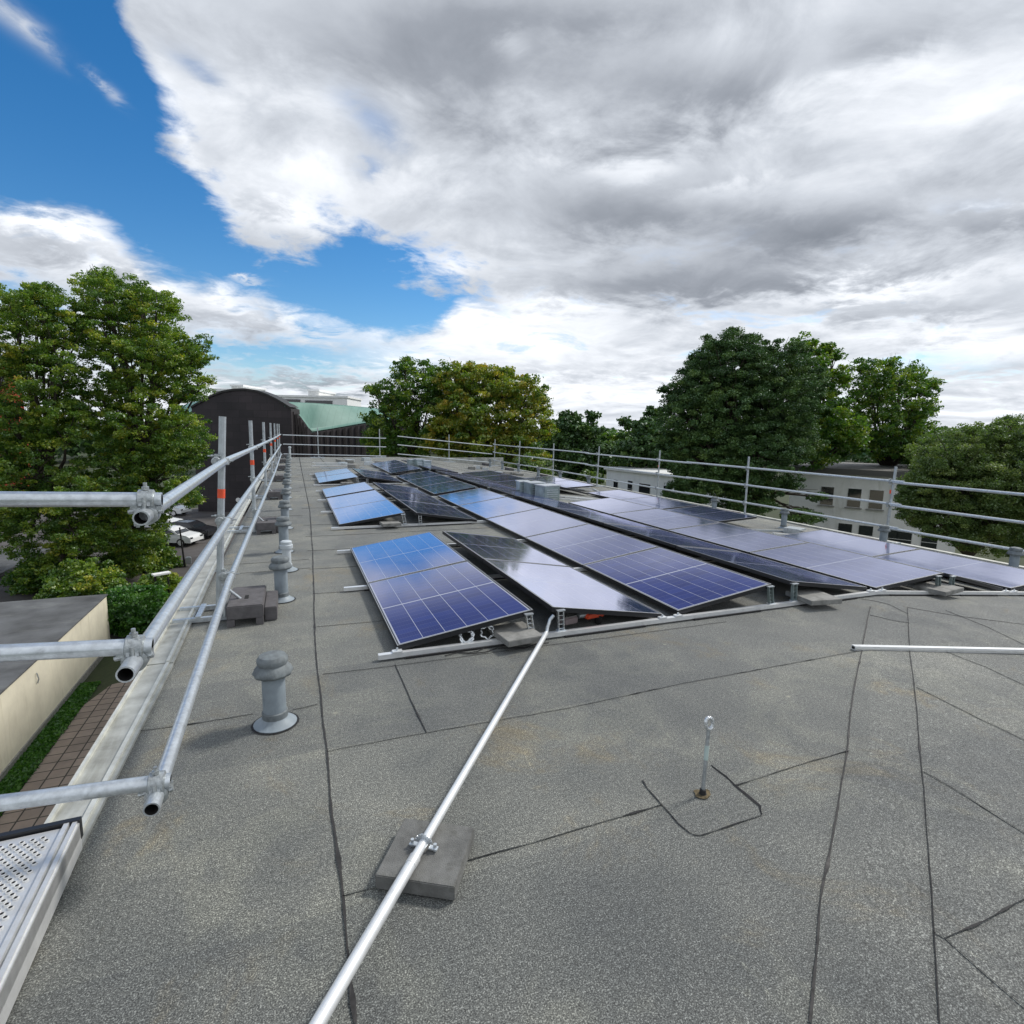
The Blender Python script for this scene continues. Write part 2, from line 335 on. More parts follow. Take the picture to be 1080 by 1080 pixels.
def roof_material():
    m_ = bpy.data.materials.new('mineral_roof_membrane'); m_.use_nodes = True; n = m_.node_tree; q = NG(n); b = n.nodes['Principled BSDF']
    tc = q.new('ShaderNodeTexCoord').outputs['Object']
    gr = q.noise(tc, 210, 2, 0.7); gr2 = q.noise(tc, 60, 3, 0.75); big = q.noise(tc, 0.55, 5, 0.6, 0.3); mid = q.noise(tc, 2.6, 5, 0.65, 0.2); st = q.noise(tc, 1.3, 6, 0.7, 0.6)
    v = q.m('ADD', q.m('MULTIPLY', gr, 0.74), q.m('MULTIPLY', gr2, 0.26))
    base = q.ramp(v, [(0.34, (0.020, 0.021, 0.021)), (0.46, (0.085, 0.089, 0.089)), (0.54, (0.148, 0.155, 0.153)), (0.66, (0.46, 0.475, 0.465))])
    base = q.mix(1.0, base, q.ramp(big, [(0.3, (0.70, 0.72, 0.73)), (0.7, (1.30, 1.28, 1.20))]), 'MULTIPLY')
    base = q.mix(1.0, base, q.ramp(mid, [(0.25, (0.76, 0.78, 0.79)), (0.75, (1.22, 1.20, 1.14))]), 'MULTIPLY')
    base = q.mix(q.m('MULTIPLY', q.sstep(st, 0.54, 0.70), 0.75), base, q.mix(1.0, base, (1.25, 1.02, 0.70), 'MULTIPLY'))
    pud = q.noise(tc, 0.9, 5, 0.65, 0.3); ring = q.m('MULTIPLY', q.sstep(pud, 0.50, 0.56), q.sstep(pud, 0.62, 0.565))
    base = q.mix(q.m('MULTIPLY', ring, 0.45), base, q.mix(1.0, base, (1.45, 1.42, 1.30), 'MULTIPLY'))
    base = q.mix(q.m('MULTIPLY', q.sstep(pud, 0.58, 0.70), 0.7), base, q.mix(1.0, base, (0.66, 0.68, 0.70), 'MULTIPLY'))
    scf = q.noise(q.vmath('MULTIPLY', tc, (3.0, 1.2, 1.0)), 2.4, 8, 0.75, 1.4)
    base = q.mix(q.m('MULTIPLY', q.sstep(scf, 0.60, 0.72), 0.7), base, q.mix(1.0, base, (1.75, 1.70, 1.52), 'MULTIPLY'))
    vo = q.new('ShaderNodeTexVoronoi'); q.put(vo.inputs['Vector'], tc); vo.inputs['Scale'].default_value = 5.0
    spot = q.m('MULTIPLY', q.sstep(q.m('ADD', vo.outputs['Distance'], q.m('MULTIPLY', gr2, 0.12)), 0.15, 0.10), q.m('GREATER_THAN', q.sep(vo.outputs['Color'])[0], 0.78))
    base = q.mix(q.m('MULTIPLY', spot, 0.6), base, q.mix(q.m('GREATER_THAN', q.sep(vo.outputs['Color'])[1], 0.5), (0.045, 0.045, 0.035), (0.36, 0.35, 0.27)))
    bx = q.new('ShaderNodeTexBrick'); q.put(bx.inputs['Vector'], q.vmath('ADD', tc, (0.94, 0.26, 0)))
    bx.inputs['Color1'].default_value = (0.84, 0.85, 0.87, 1); bx.inputs['Color2'].default_value = (1.14, 1.13, 1.10, 1); bx.inputs['Mortar Size'].default_value = 0
    bx.inputs['Scale'].default_value = 1; bx.inputs['Brick Width'].default_value = 5.0; bx.inputs['Row Height'].default_value = 1.0
    base = q.mix(1.0, base, bx.outputs[0], 'MULTIPLY')
    q.put(b.inputs['Base Color'], base); b.inputs['Roughness'].default_value = 0.8; b.inputs['Sheen Weight'].default_value = 0.20; b.inputs['Sheen Roughness'].default_value = 0.4; b.inputs['Sheen Tint'].default_value = (1, .99, .94, 1)
    bn = q.new('ShaderNodeBump'); bn.inputs['Strength'].default_value = 0.7; bn.inputs['Distance'].default_value = 0.004
    q.put(bn.inputs['Height'], q.m('ADD', gr, q.m('MULTIPLY', mid, 2.0))); q.put(b.inputs['Normal'], bn.outputs[0])
    return m_
M_roof = roof_material()
M_seam = mat('bitumen_seam', (0.012, 0.012, 0.013), 0.7, 0, 0.4, 30)

def module_material():
    m_ = bpy.data.materials.new('solar_cells_under_glass'); m_.use_nodes = True; n = m_.node_tree; q = NG(n); b = n.nodes['Principled BSDF']
    x, y, z = q.sep(q.new('ShaderNodeTexCoord').outputs['Object'])
    def line(v, period, wd, off=0.0):
        t = q.m('DIVIDE', q.m('ADD', v, off), period)
        f = q.m('ABSOLUTE', q.m('SUBTRACT', q.m('FRACT', t), 0.5))
        return q.m('GREATER_THAN', f, 0.5 - wd / period / 2)
    W, L = 0.996, 1.640
    cols = line(x, W / 6, 0.0042, 3 * W); rows = line(y, L / 20, 0.0028, 10 * L / 20 * 1.0)
    bus = line(x, W / 54, 0.0012, 3 * W)
    ctr = q.m('LESS_THAN', q.m('ABSOLUTE', y), 0.009)
    edge = q.m('MAXIMUM', q.m('GREATER_THAN', q.m('ABSOLUTE', x), W / 2), q.m('GREATER_THAN', q.m('ABSOLUTE', y), L / 2))
    white = q.m('MAXIMUM', q.m('MAXIMUM', cols, ctr), edge)
    cell = q.ramp(q.noise(q.comb(q.m('FLOOR', q.m('MULTIPLY', x, 6 / W)), q.m('FLOOR', q.m('MULTIPLY', y, 20 / L)), 0.0), 3.7, 0), [(0.3, (0.009, 0.021, 0.125)), (0.7, (0.014, 0.031, 0.170))])
    cell = q.mix(q.m('MULTIPLY', rows, 0.28), cell, (0.30, 0.33, 0.42)); cell = q.mix(q.m('MULTIPLY', bus, 0.10), cell, (0.35, 0.36, 0.42))
    q.put(b.inputs['Base Color'], q.mix(q.m('MULTIPLY', white, 0.8), cell, (0.45, 0.48, 0.55)))
    b.inputs['Roughness'].default_value = 0.5; b.inputs['Specular IOR Level'].default_value = 0.1
    tcw = q.new('ShaderNodeNewGeometry').outputs['Position']; dust = q.noise(tcw, 1.7, 6, 0.7, .4)
    lw = q.new('ShaderNodeLayerWeight'); lw.inputs['Blend'].default_value = 0.5
    gl = q.new('ShaderNodeBsdfGlossy'); q.put(gl.inputs['Roughness'], q.lin(dust, .3, .7, .05, .13)); gl.inputs[0].default_value = (0.85, 0.86, 1.0, 1)
    fr = q.m('MULTIPLY', q.m('ADD', q.m('MULTIPLY', q.sstep(lw.outputs['Facing'], 0.640, 0.785), 0.73), 0.03), q.m('SUBTRACT', 1.0, q.m('MULTIPLY', white, 0.42)))
    mx = q.new('ShaderNodeMixShader'); q.put(mx.inputs[0], fr); n.links.new(b.outputs[0], mx.inputs[1]); n.links.new(gl.outputs[0], mx.inputs[2])
    n.links.new(mx.outputs[0], n.nodes['Material Output'].inputs[0])
    return m_
M_cells = module_material()

def leaf_material(name, cols, trans=0.42):
    m_ = bpy.data.materials.new(name); m_.use_nodes = True; n = m_.node_tree; q = NG(n); n.nodes.clear()
    at_ = q.new('ShaderNodeAttribute', attribute_name='tone')
    tc = q.new('ShaderNodeTexCoord').outputs['Object']
    f = q.m('ADD', q.m('MULTIPLY', at_.outputs['Fac'], 0.55), q.m('MULTIPLY', q.noise(tc, 0.35, 3, 0.6), 0.45))
    c = q.ramp(f, cols)
    d = q.new('ShaderNodeBsdfDiffuse'); q.put(d.inputs[0], c)
    t = q.new('ShaderNodeBsdfTranslucent'); q.put(t.inputs[0], q.mix(1.0, c, (1.0, 1.15, 0.5), 'MULTIPLY'))
    gl = q.new('ShaderNodeBsdfGlossy'); gl.inputs['Roughness'].default_value = 0.45; gl.inputs[0].default_value = (0.8, 0.85, 0.9, 1)
    a = q.new('ShaderNodeMixShader'); a.inputs[0].default_value = trans; n.links.new(d.outputs[0], a.inputs[1]); n.links.new(t.outputs[0], a.inputs[2])
    e = q.new('ShaderNodeMixShader'); e.inputs[0].default_value = 0.05; n.links.new(a.outputs[0], e.inputs[1]); n.links.new(gl.outputs[0], e.inputs[2])
    o = q.new('ShaderNodeOutputMaterial'); n.links.new(e.outputs[0], o.inputs[0]); return m_
ML_green = leaf_material('maple_leaves', [(0.25, (0.040, 0.103, 0.019)), (0.45, (0.112, 0.215, 0.032)), (0.62, (0.257, 0.357, 0.040)), (0.8, (0.535, 0.470, 0.055))])
ML_dark = leaf_material('dark_conifer_needles', [(0.25, (0.030, 0.066, 0.022)), (0.5, (0.070, 0.145, 0.044)), (0.8, (0.157, 0.241, 0.057))], 0.15)
ML_mid = leaf_material('mid_green_leaves', [(0.25, (0.034, 0.091, 0.019)), (0.5, (0.092, 0.196, 0.025)), (0.75, (0.312, 0.383, 0.045))])
ML_autumn = leaf_material('turning_leaves', [(0.25, (0.057, 0.142, 0.023)), (0.45, (0.165, 0.251, 0.031)), (0.6, (0.333, 0.334, 0.039)), (0.78, (0.545, 0.360, 0.046))])
ML_olive = leaf_material('olive_willow_leaves', [(0.25, (0.062, 0.110, 0.035)), (0.5, (0.134, 0.210, 0.060)), (0.8, (0.266, 0.319, 0.093))])
ML_hedge = leaf_material('hedge_leaves', [(0.25, (0.024, 0.090, 0.015)), (0.5, (0.068, 0.195, 0.027)), (0.8, (0.180, 0.360, 0.060))])

# ------------------------------------------------------------------ ground
GZ = -8.3
def ground_mat():
    m_ = bpy.data.materials.new('ground_grass_and_soil'); m_.use_nodes = True; n = m_.node_tree; q = NG(n); b = n.nodes['Principled BSDF']
    tc = q.new('ShaderNodeTexCoord').outputs['Object']
    q.put(b.inputs['Base Color'], q.mix(q.noise(tc, 0.25, 6, 0.6), q.ramp(q.noise(tc, 9, 5, 0.7), [(0.3, (0.015, 0.032, 0.008)), (0.7, (0.045, 0.08, 0.018))]), (0.05, 0.05, 0.03)))
    b.inputs['Roughness'].default_value = 0.95; return m_
mb = MB(); mb.add([(-1500, -1500, GZ), (1500, -1500, GZ), (1500, 1500, GZ), (-1500, 1500, GZ)], [(0, 1, 2, 3)])
setp(mb.build('ground', ground_mat()), kind='structure')
M_asph = mat('worn_asphalt', (0.085, 0.078, 0.074), 0.85, 0, 0.3, 0.5, 0.4, 40)
mb = MB(); z = GZ + 0.012
mb.add([(-5.0, 21.5, z), (-1.4, 21.5, z), (-1.4, 75, z), (-75, 75, z), (-75, 31, z), (-9.2, 31, z), (-6.6, 26, z)], [(0, 1, 2, 3, 4, 5, 6)])
setp(mb.build('parking_road', M_asph), kind='structure')
def paver_mat():
    m_ = bpy.data.materials.new('brown_concrete_pavers'); m_.use_nodes = True; n = m_.node_tree; q = NG(n); b = n.nodes['Principled BSDF']
    tc = q.new('ShaderNodeTexCoord').outputs['Object']
    bx = q.new('ShaderNodeTexBrick'); q.put(bx.inputs['Vector'], tc); bx.offset = 0.0
    bx.inputs['Color1'].default_value = (0.31, 0.255, 0.215, 1); bx.inputs['Color2'].default_value = (0.25, 0.205, 0.172, 1); bx.inputs['Mortar'].default_value = (0.045, 0.042, 0.035, 1)
    bx.inputs['Scale'].default_value = 1; bx.inputs['Brick Width'].default_value = 0.45; bx.inputs['Row Height'].default_value = 0.45; bx.inputs['Mortar Size'].default_value = 0.022; bx.inputs['Mortar Smooth'].default_value = 0.3
    q.put(b.inputs['Base Color'], q.mix(1.0, bx.outputs[0], q.ramp(q.noise(tc, 1.2, 5, 0.7), [(0.3, (0.75, 0.75, 0.75)), (0.7, (1.15, 1.12, 1.1))]), 'MULTIPLY')); b.inputs['Roughness'].default_value = 0.9
    return m_
GX = -7.85
mb = MB(); z = GZ + 0.02
mb.add([(GX + .35, -8, z), (-1.0, -8, z), (-1.0, 25.4, z), (GX + 2.0, 24.6, z), (GX + 1.1, 24.2, z), (GX + .62, 22.5, z), (GX + .42, 19, z)], [(0, 1, 2, 3, 4, 5, 6)])
setp(mb.build('path', paver_mat()), kind='structure')


# ------------------------------------------------------------------ the building we stand on
BX0, BX1, BY0, BY1 = -0.82, 11.25, -9.0, 30.6
def strip(mb, pts, wd=0.009, jit=0.004, h=0.0035, step=0.06):
    P_ = []
    for a, b in zip(pts[:-1], pts[1:]):
        a, b = Vector(a[:2]), Vector(b[:2]); n = max(2, int((b - a).length / step))
        P_ += [a.lerp(b, i / n) for i in range(n)]
    P_.append(Vector(pts[-1][:2]))
    vs = []; ph = random.random() * 100
    for i, p in enumerate(P_):
        d = (P_[min(i + 1, len(P_) - 1)] - P_[max(0, i - 1)]).normalized(); nrm = Vector((-d.y, d.x))
        far = max(1.0, p.length / 7.0)
        c = p + nrm * (math.sin(i * 0.55 + ph) + math.sin(i * 0.21 + ph * 2) * 1.4) * jit * 0.22
        blob = 1.9 if random.random() < .06 else 1.0; wl, wr = [wd * far * blob * random.uniform(0.30, 0.95) * 0.5 for _ in '12']
        for s_, ww in ((-1, wl), (1, wr)):
            q = c + nrm * s_ * ww; vs.append((q.x, q.y, roof_z(q.x, q.y) + (h + .0025 if s_ < 0 else h - .0015)))
    mb.add(vs, [(2 * i, 2 * i + 1, 2 * i + 3, 2 * i + 2)[::-1] for i in range(len(P_) - 1)])
bld = thing('flat_roof_building', 'flat roofed building covered in grey mineral felt that carries the solar panels', 'building')
mb = MB()
def RV(X, Y): return (X, Y, roof_z(X, Y))
hx = lambda X: HIPY + (X - HIPX) * HU.y / HU.x
# B|C valley line: slope*dx = HK*(HN.x dx + HN.y dy)
kk = (SLOPE - HK * HN.x) / (HK * HN.y)
bcY = HIPY + (BX1 - HIPX) * kk
mb.add([RV(BX0, hx(BX0)), RV(HIPX, HIPY), RV(HIPX, BY1), RV(BX0, BY1)], [(0, 1, 2, 3)])
mb.add([RV(HIPX, HIPY), RV(BX1, bcY), RV(BX1, BY1), RV(HIPX, BY1)], [(0, 1, 2, 3)])
mb.add([RV(BX0, hx(BX0)), RV(BX0, BY0), RV(BX1, BY0), RV(BX1, bcY), RV(HIPX, HIPY)], [(0, 1, 2, 3, 4)])
mb.cur = 1
S_ = lambda *px: [on_roof(*p) for p in px]
strip(mb, S_((327, 540), (330, 585), (333, 690), (345, 790), (350, 860), (362, 950), (375, 1080)) , 0.012, 0.006)
p0 = on_roof(327, 540); strip(mb, [p0, (0.28, 16), (0.32, 30.4)], 0.010, 0.004)
strip(mb, S_((345, 793), (420, 778), (600, 747), (720, 721), (905, 687)), 0.009)
strip(mb, S_((417, 701), (432, 735), (450, 773)), 0.008)
strip(mb, S_((361, 945), (409, 932)), 0.009); strip(mb, S_((494, 908), (560, 890), (640, 866), (699, 849)), 0.010)
strip(mb, S_((678, 823), (682, 831), (699, 850), (715, 868), (727, 878), (734, 881), (741, 881), (803, 860), (801, 851), (775, 829), (766, 820), (750, 808)), 0.010, 0.002)
strip(mb, S_((775, 829), (840, 808), (895, 792)), 0.009)
strip(mb, S_((918, 640), (914, 660), (908, 690), (900, 730), (893, 795), (880, 870), (866, 950), (855, 1080)), 0.011, 0.005)
strip(mb, S_((957, 641), (960, 690), (966, 740), (975, 840), (979, 900), (985, 980), (991, 1080)), 0.007, 0.003)
for q in (((966, 725), (1020, 752), (1080, 781), (1150, 815)), ((974, 814), (1020, 841), (1080, 879), (1150, 920)), ((996, 687), (1040, 704), (1080, 723), (1150, 752)), ((985, 984), (997, 990), (1040, 1029), (1080, 1063), (1130, 1110)),
          ((997, 990), (1038, 972), (1080, 949), (1150, 915)), ((917, 649), (938, 654), (958, 657)), ((908, 632), (938, 638), (958, 648)), ((957, 641), (1010, 650), (1080, 659), (1150, 668)), ((997, 644), (1040, 661), (1080, 680), (1150, 716))):
    strip(mb, S_(*q), 0.007, 0.003)
strip(mb, S_((142, 772), (200, 764), (268, 753)), 0.011); strip(mb, S_((309, 749), (335, 743)), 0.011)
for k, Y in enumerate((3.62, 4.55, 5.5, 6.5, 7.5, 8.5, 9.5, 10.5, 11.5, 12.5, 13.5, 14.5, 15.5, 16.5, 17.5, 18.5, 19.5, 20.5, 21.6, 22.6, 23.6, 24.7, 25.8, 27, 28.2)):
    if Y > 9 and k % 2: continue
    strip(mb, [(0.13, Y + 0.02), (0.55, Y), (3.4, Y - 0.03)], 0.007, 0.003)
for Y in (6.55, 7.0, 10.6, 14.5, 18.4, 22.4, 26.2): strip(mb, [(-0.78, Y), (0.14, Y + 0.03)], 0.010, 0.004)
for X in (1.3, 2.4): strip(mb, [(X, 21), (X, 30.4)], 0.008, 0.003)
strip(mb, [(5.45, 10.6), (5.45, 30.4)], 0.008); strip(mb, [(6.5, 10.8), (6.5, 30.4)], 0.008)
for Y in (20, 22, 24, 26, 28): strip(mb, [(5.45, Y), (11, Y)], 0.006)
mb.build('roof', [M_roof, M_seam], bld)
mb = MB(); zt = -0.05
zc = lambda X, Y: roof_z(X, Y) - 0.03
cs = [(BX0 - .08, BY0), (BX1 + .02, BY0), (BX1 + .02, BY1), (BX0 - .08, BY1)]
for (a, b) in zip(cs, cs[1:] + cs[:1]):
    mb.add([(a[0], a[1], GZ), (b[0], b[1], GZ), (b[0], b[1], zc(*b)), (a[0], a[1], zc(*a))], [(0, 1, 2, 3)])
mb.build('wall', M_render, bld)
# edge coping on the gutter side, in slightly offset sheets
def xin(Y): return -0.822 if Y < 2 else -0.790 - 0.015 * min(max(Y - 2.5, -6), 5.5)
mb = MB()
ys = [-4, -1.0, 1.6, 4.12, 6.9, 9.7, 12.4, 15.2, 18, 21, 24, 27, 30.6]
for i, (a, b) in enumerate(zip(ys[:-1], ys[1:])):
    o_ = 0.006 if i % 2 else 0.0
    for s0, s1, zz0, th, mi in ((0.0, 0.020, 0.030, 0.034, 1), (0.020, 0.130, 0.018, 0.02, 0), (0.130, 0.145, 0.036, 0.05, 1), (-0.022, 0.0, 0.016, 0.016, 0)):
        mb.cur = mi
        xa, xb = xin(a), xin(b + 0.0)
        t = zz0 + o_ + min(0, roof_z(xa, a)); t2 = zz0 + o_ + min(0, roof_z(xb, b))
        vs = [(xa - s1, a, t), (xa - s0, a, t), (xb - s0, b - .004, t2), (xb - s1, b - .004, t2)]
        vs = [(x, y, z_ - th) for x, y, z_ in vs] + vs
        mb.add(vs, [(3, 2, 1, 0), (4, 5, 6, 7), (0, 1, 5, 4), (1, 2, 6, 5), (2, 3, 7, 6), (3, 0, 4, 7)])
mb.cur = 0
mb.box((BX0 - 0.145, 12, -0.07), (0.008, 37, 0.14))
mb.build('coping', [M_zinc, M_zinc_e], bld)
mb = MB(); mb.box((BX1 + .03, 10.8, roof_z(BX1, 20) - 0.01), (0.12, 39.5, 0.10)); mb.box((5.2, BY1 + .03, -0.3), (12.5, 0.10, 0.5)); mb.build('edge_flashing', M_zinc, bld)

# ------------------------------------------------------------------ vent pipes
def vent(loc, h, pale, label, group, i):
    t = thing('vent_pipe', label, 'vent pipe', loc, random.uniform(0, 3), group)
    m1, m2 = ((M_pale, M_pale) if pale else (M_pipe, M_cap))
    r = 0.046 if pale else 0.0585
    mb = MB(); mb.lathe([(0.0, 0.001), (0.108, 0.001), (0.110, 0.008), (0.10, 0.014), (0.075, 0.028), (r + .006, 0.045)]); mb.cur = 0
    mb.build('base_flange', M_pipe, t)
    MB().lathe([(r + .007, 0.028), (r + .007, 0.075), (r + .001, 0.080)]).build('sleeve', M_cap if not pale else M_pale, t)
    MB().lathe([(r, 0.05), (r, h - 0.07), (r + 0.004, h - 0.066), (r + 0.004, h - 0.05)]).build('pipe', m1, t)
    if pale: MB().lathe([(r, h - .09), (r + 0.022, h - .085), (r + 0.024, h - 0.05), (r + .012, h - .045), (r + 0.014, h - 0.012), (r, h - .002), (0, h)]).build('cap', m2, t)
    else:
        # ribbed skirt, neck and flat dome
        mb = MB(); n = 48; prof = [(r * 0.9, h - .108), (0.080, h - .116), (0.090, h - .117), (0.099, h - .104), (0.099, h - .098), (0.092, h - .080), (0.077, h - .062), (0.072, h - .058), (0.072, h - .050), (0.077, h - .049), (0.079, h - .036), (0.078, h - .026), (0.066, h - .010), (0.040, h - .002), (0.0, h)]
        vs = []
        for j, (rr, zz_) in enumerate(prof):
            for k in range(n):
                tt = 2 * math.pi * k / n; q = rr * (1 + (0.030 * math.cos(tt * 12) if 1 <= j <= 4 else 0)); vs.append((q * math.cos(tt), q * math.sin(tt), zz_))
        mb.add(vs, [(a * n + k, a * n + (k + 1) % n, (a + 1) * n + (k + 1) % n, (a + 1) * n + k) for a in range(len(prof) - 1) for k in range(n)], True)
        mb.build('cap', m2, t)
    # tarred collar on the felt
    mb = MB(); mb.lathe([(0.109, 0.0045), (0.1215, 0.0045)]); mb.build('tar_ring', M_seam, t)
    return t
ORD = ['first', 'second', 'third', 'fourth', 'fifth', 'sixth', 'seventh', 'eighth', 'ninth', 'tenth', 'eleventh', 'twelfth', 'thirteenth', 'fourteenth', 'fifteenth']
lp = [(3.09, 0.40, 0), (5.41, 0.42, 0), (6.55, 0.34, 1), (7.55, 0.46, 0), (9.3, 0.45, 0), (11.4, 0.42, 0), (13.3, .42, 0), (15.3, .4, 0), (17.3, .4, 0), (19.4, .4, 0), (21.5, .4, 0), (23.6, .4, 0), (25.8, .4, 0), (28.6, 0.62, 1)]
for i, (Y, h, pale) in enumerate(lp):
    lab = {0: 'large grey vent pipe with wide domed cap, first in the row, standing by itself', 2: 'slim pale vent pipe with small white cap right behind the second grey pipe', 13: 'slim pale vent pipe at the rear end of the row, by the rear guard rail'}.get(i, f'grey vent pipe with domed cap, {ORD[i]} from the front along the gutter side')
    vent((-0.14 if not pale else -0.10, Y, 0), h, pale, lab, 'vent pipes along the gutter side', i)
rv = [(1072, 577), (933, 554), (828, 536), (754, 524), (621, 503), (591, 499), (568, 495), (547, 492), (530, 489), (517, 487)]
for i, (px, py) in enumerate(rv):
    X = 9.85; p = on_x(px, py, X); zr = roof_z(X, p.y)
    vent((X, p.y, zr), 0.44, False, f'grey vent pipe with domed cap, {ORD[i]} from the right along the far eave', 'vent pipes along the far eave', i)

# ------------------------------------------------------------------ guard rails
def coupler(mb, c, along_a, along_b, r=0.027):
    """right-angle scaffold coupler: two half shells, bolts and nuts"""
    c = Vector(c); a = Vector(along_a).normalized(); b = Vector(along_b).normalized(); nrm = a.cross(b).normalized()
    for ax, sgn, oth in ((a, -1, b), (b, 1, a)):
        cc = c + nrm * sgn * r
        mb.tube([cc - ax * 0.028, cc - ax * 0.024, cc + ax * 0.024, cc + ax * 0.028], [r + .003, r + .009, r + .009, r + .003], 16)
        for s_ in (-1, 1):
            q = cc + oth * s_ * (r + 0.016)
            mb.box(q, (0.03, 0.03, 0.03), rot=Matrix((oth, ax, nrm)).transposed())
            if s_ == 1:
                mb.tube([q - nrm * 0.035, q + nrm * sgn * 0.06], 0.006, 8)
                mb.tube([q + nrm * sgn * 0.022, q + nrm * sgn * 0.036], 0.012, 6)
TR = 0.0265
RAIL = [ [(on_x(148.7, 546.5, -.5)), Vector((-.5, 4.9, 1.310)), Vector((-.5, 9.05, 1.27)), Vector((-.5, 19.7, 1.19)), Vector((-.5, 29.9, 1.15))],
         [(on_x(132.3, 711.5, -.5)), Vector((-.5, 4.9, 0.835)), Vector((-.5, 9.05, 0.80)), Vector((-.5, 19.0, 0.71)), Vector((-.5, 29.9, 0.66))],
         [(on_x(159.7, 854, -.5)), Vector((-.5, 4.75, 0.385)), Vector((-.5, 9.05, 0.33)), Vector((-.5, 18.0, 0.21)), Vector((-.5, 29.9, 0.20))] ]
gl = thing('guard_rail', 'galvanised tube guard rail running along the gutter side of the roof above the pale coping', 'guard rail')
for pts in RAIL: MB().tube(pts, TR, 16, hollow=0.80).build('rail', [M_galv, M_hole], gl)
PY = [4.95, 9.05, 13.2, 17.4, 21.6, 25.8, 29.8]
def frame_foot(mb, X, Y, sgn=1):
    z_ = roof_z(X, Y)
    for dy_ in (-0.10, 0.22): mb.bar((X - 0.38 * sgn, Y + dy_, z_ + 0.03), (X + 0.28 * sgn, Y + dy_, z_ + 0.03), 0.035, 0.035)
    mb.bar((X + .06 * sgn, Y - 0.12, z_ + 0.055), (X + .06 * sgn, Y + 0.24, z_ + 0.055), 0.04, 0.02)
    mb.bar((X - .2 * sgn, Y - 0.12, z_ + 0.052), (X - .2 * sgn, Y + 0.24, z_ + 0.052), 0.04, 0.018)
for i, Y in enumerate(PY):
    lean = 0 if i == 0 else random.uniform(-0.02, 0.02)
    xb = -0.56; top = Vector(((-.500 if i == 0 else -.545) + (lean * .25), Y + (0.04 if i == 0 else 0), 1.66)); bot = Vector((xb - (.045 if i == 0 else 0), Y, 0.05))
    p_ = MB().tube([bot, top], 0.027, 10, hollow=.85).build('post', [M_galv2, M_hole], gl)
    k0, k1 = 0.60, 0.645
    MB().tube([bot.lerp(top, k0), bot.lerp(top, k1)], 0.0285, 12).build('band', M_red, p_)
    for pts in RAIL:
        mb = MB(); zr = np.interp(Y, [p.y for p in pts], [p.z for p in pts]); coupler(mb, (-.53, Y, zr), (0, 0, 1), (0, 1, 0)); mb.build('coupler', M_coupler, gl)
    mb = MB(); frame_foot(mb, xb, Y + .12); mb.tube([(xb, Y, 0.04), (xb, Y, 0.3)], 0.022, 10); mb.tube([(xb, Y, .3), (-.36, Y + .1, .06)], .012, 8)
    mb.build('foot_frame', M_galv, gl)
    # counterweight block: lifted away by hand, so its own thing
    wname = f'dark counterweight block with handle slot, {ORD[i]} from the front, on a guard rail foot'
    wt = thing('counterweight', wname, 'counterweight', (-0.40, Y + .12, 0.0), 0, 'counterweights on the gutter side guard rail')
    mb = MB(); mb.box((0, 0, 0.115), (0.27, 0.60, 0.11)); b_ = mb.build('block', M_weight, wt, bevel=0.008)
    mb = MB()
    for yy in (-.27, 0, .27):
        for xx in (-.105, .105): mb.box((xx, yy, 0.032), (0.055, 0.055, 0.058))
    mb.build('foot', M_weight, wt)
    MB().box((0.0, -0.05, 0.1712), (0.030, 0.10, 0.002)).build('handle_slot', M_hole, wt)
    MB().box((0.185, 0.02, 0.062), (0.095, 0.50, 0.115)).build('low_block', M_weight, wt, bevel=0.006)

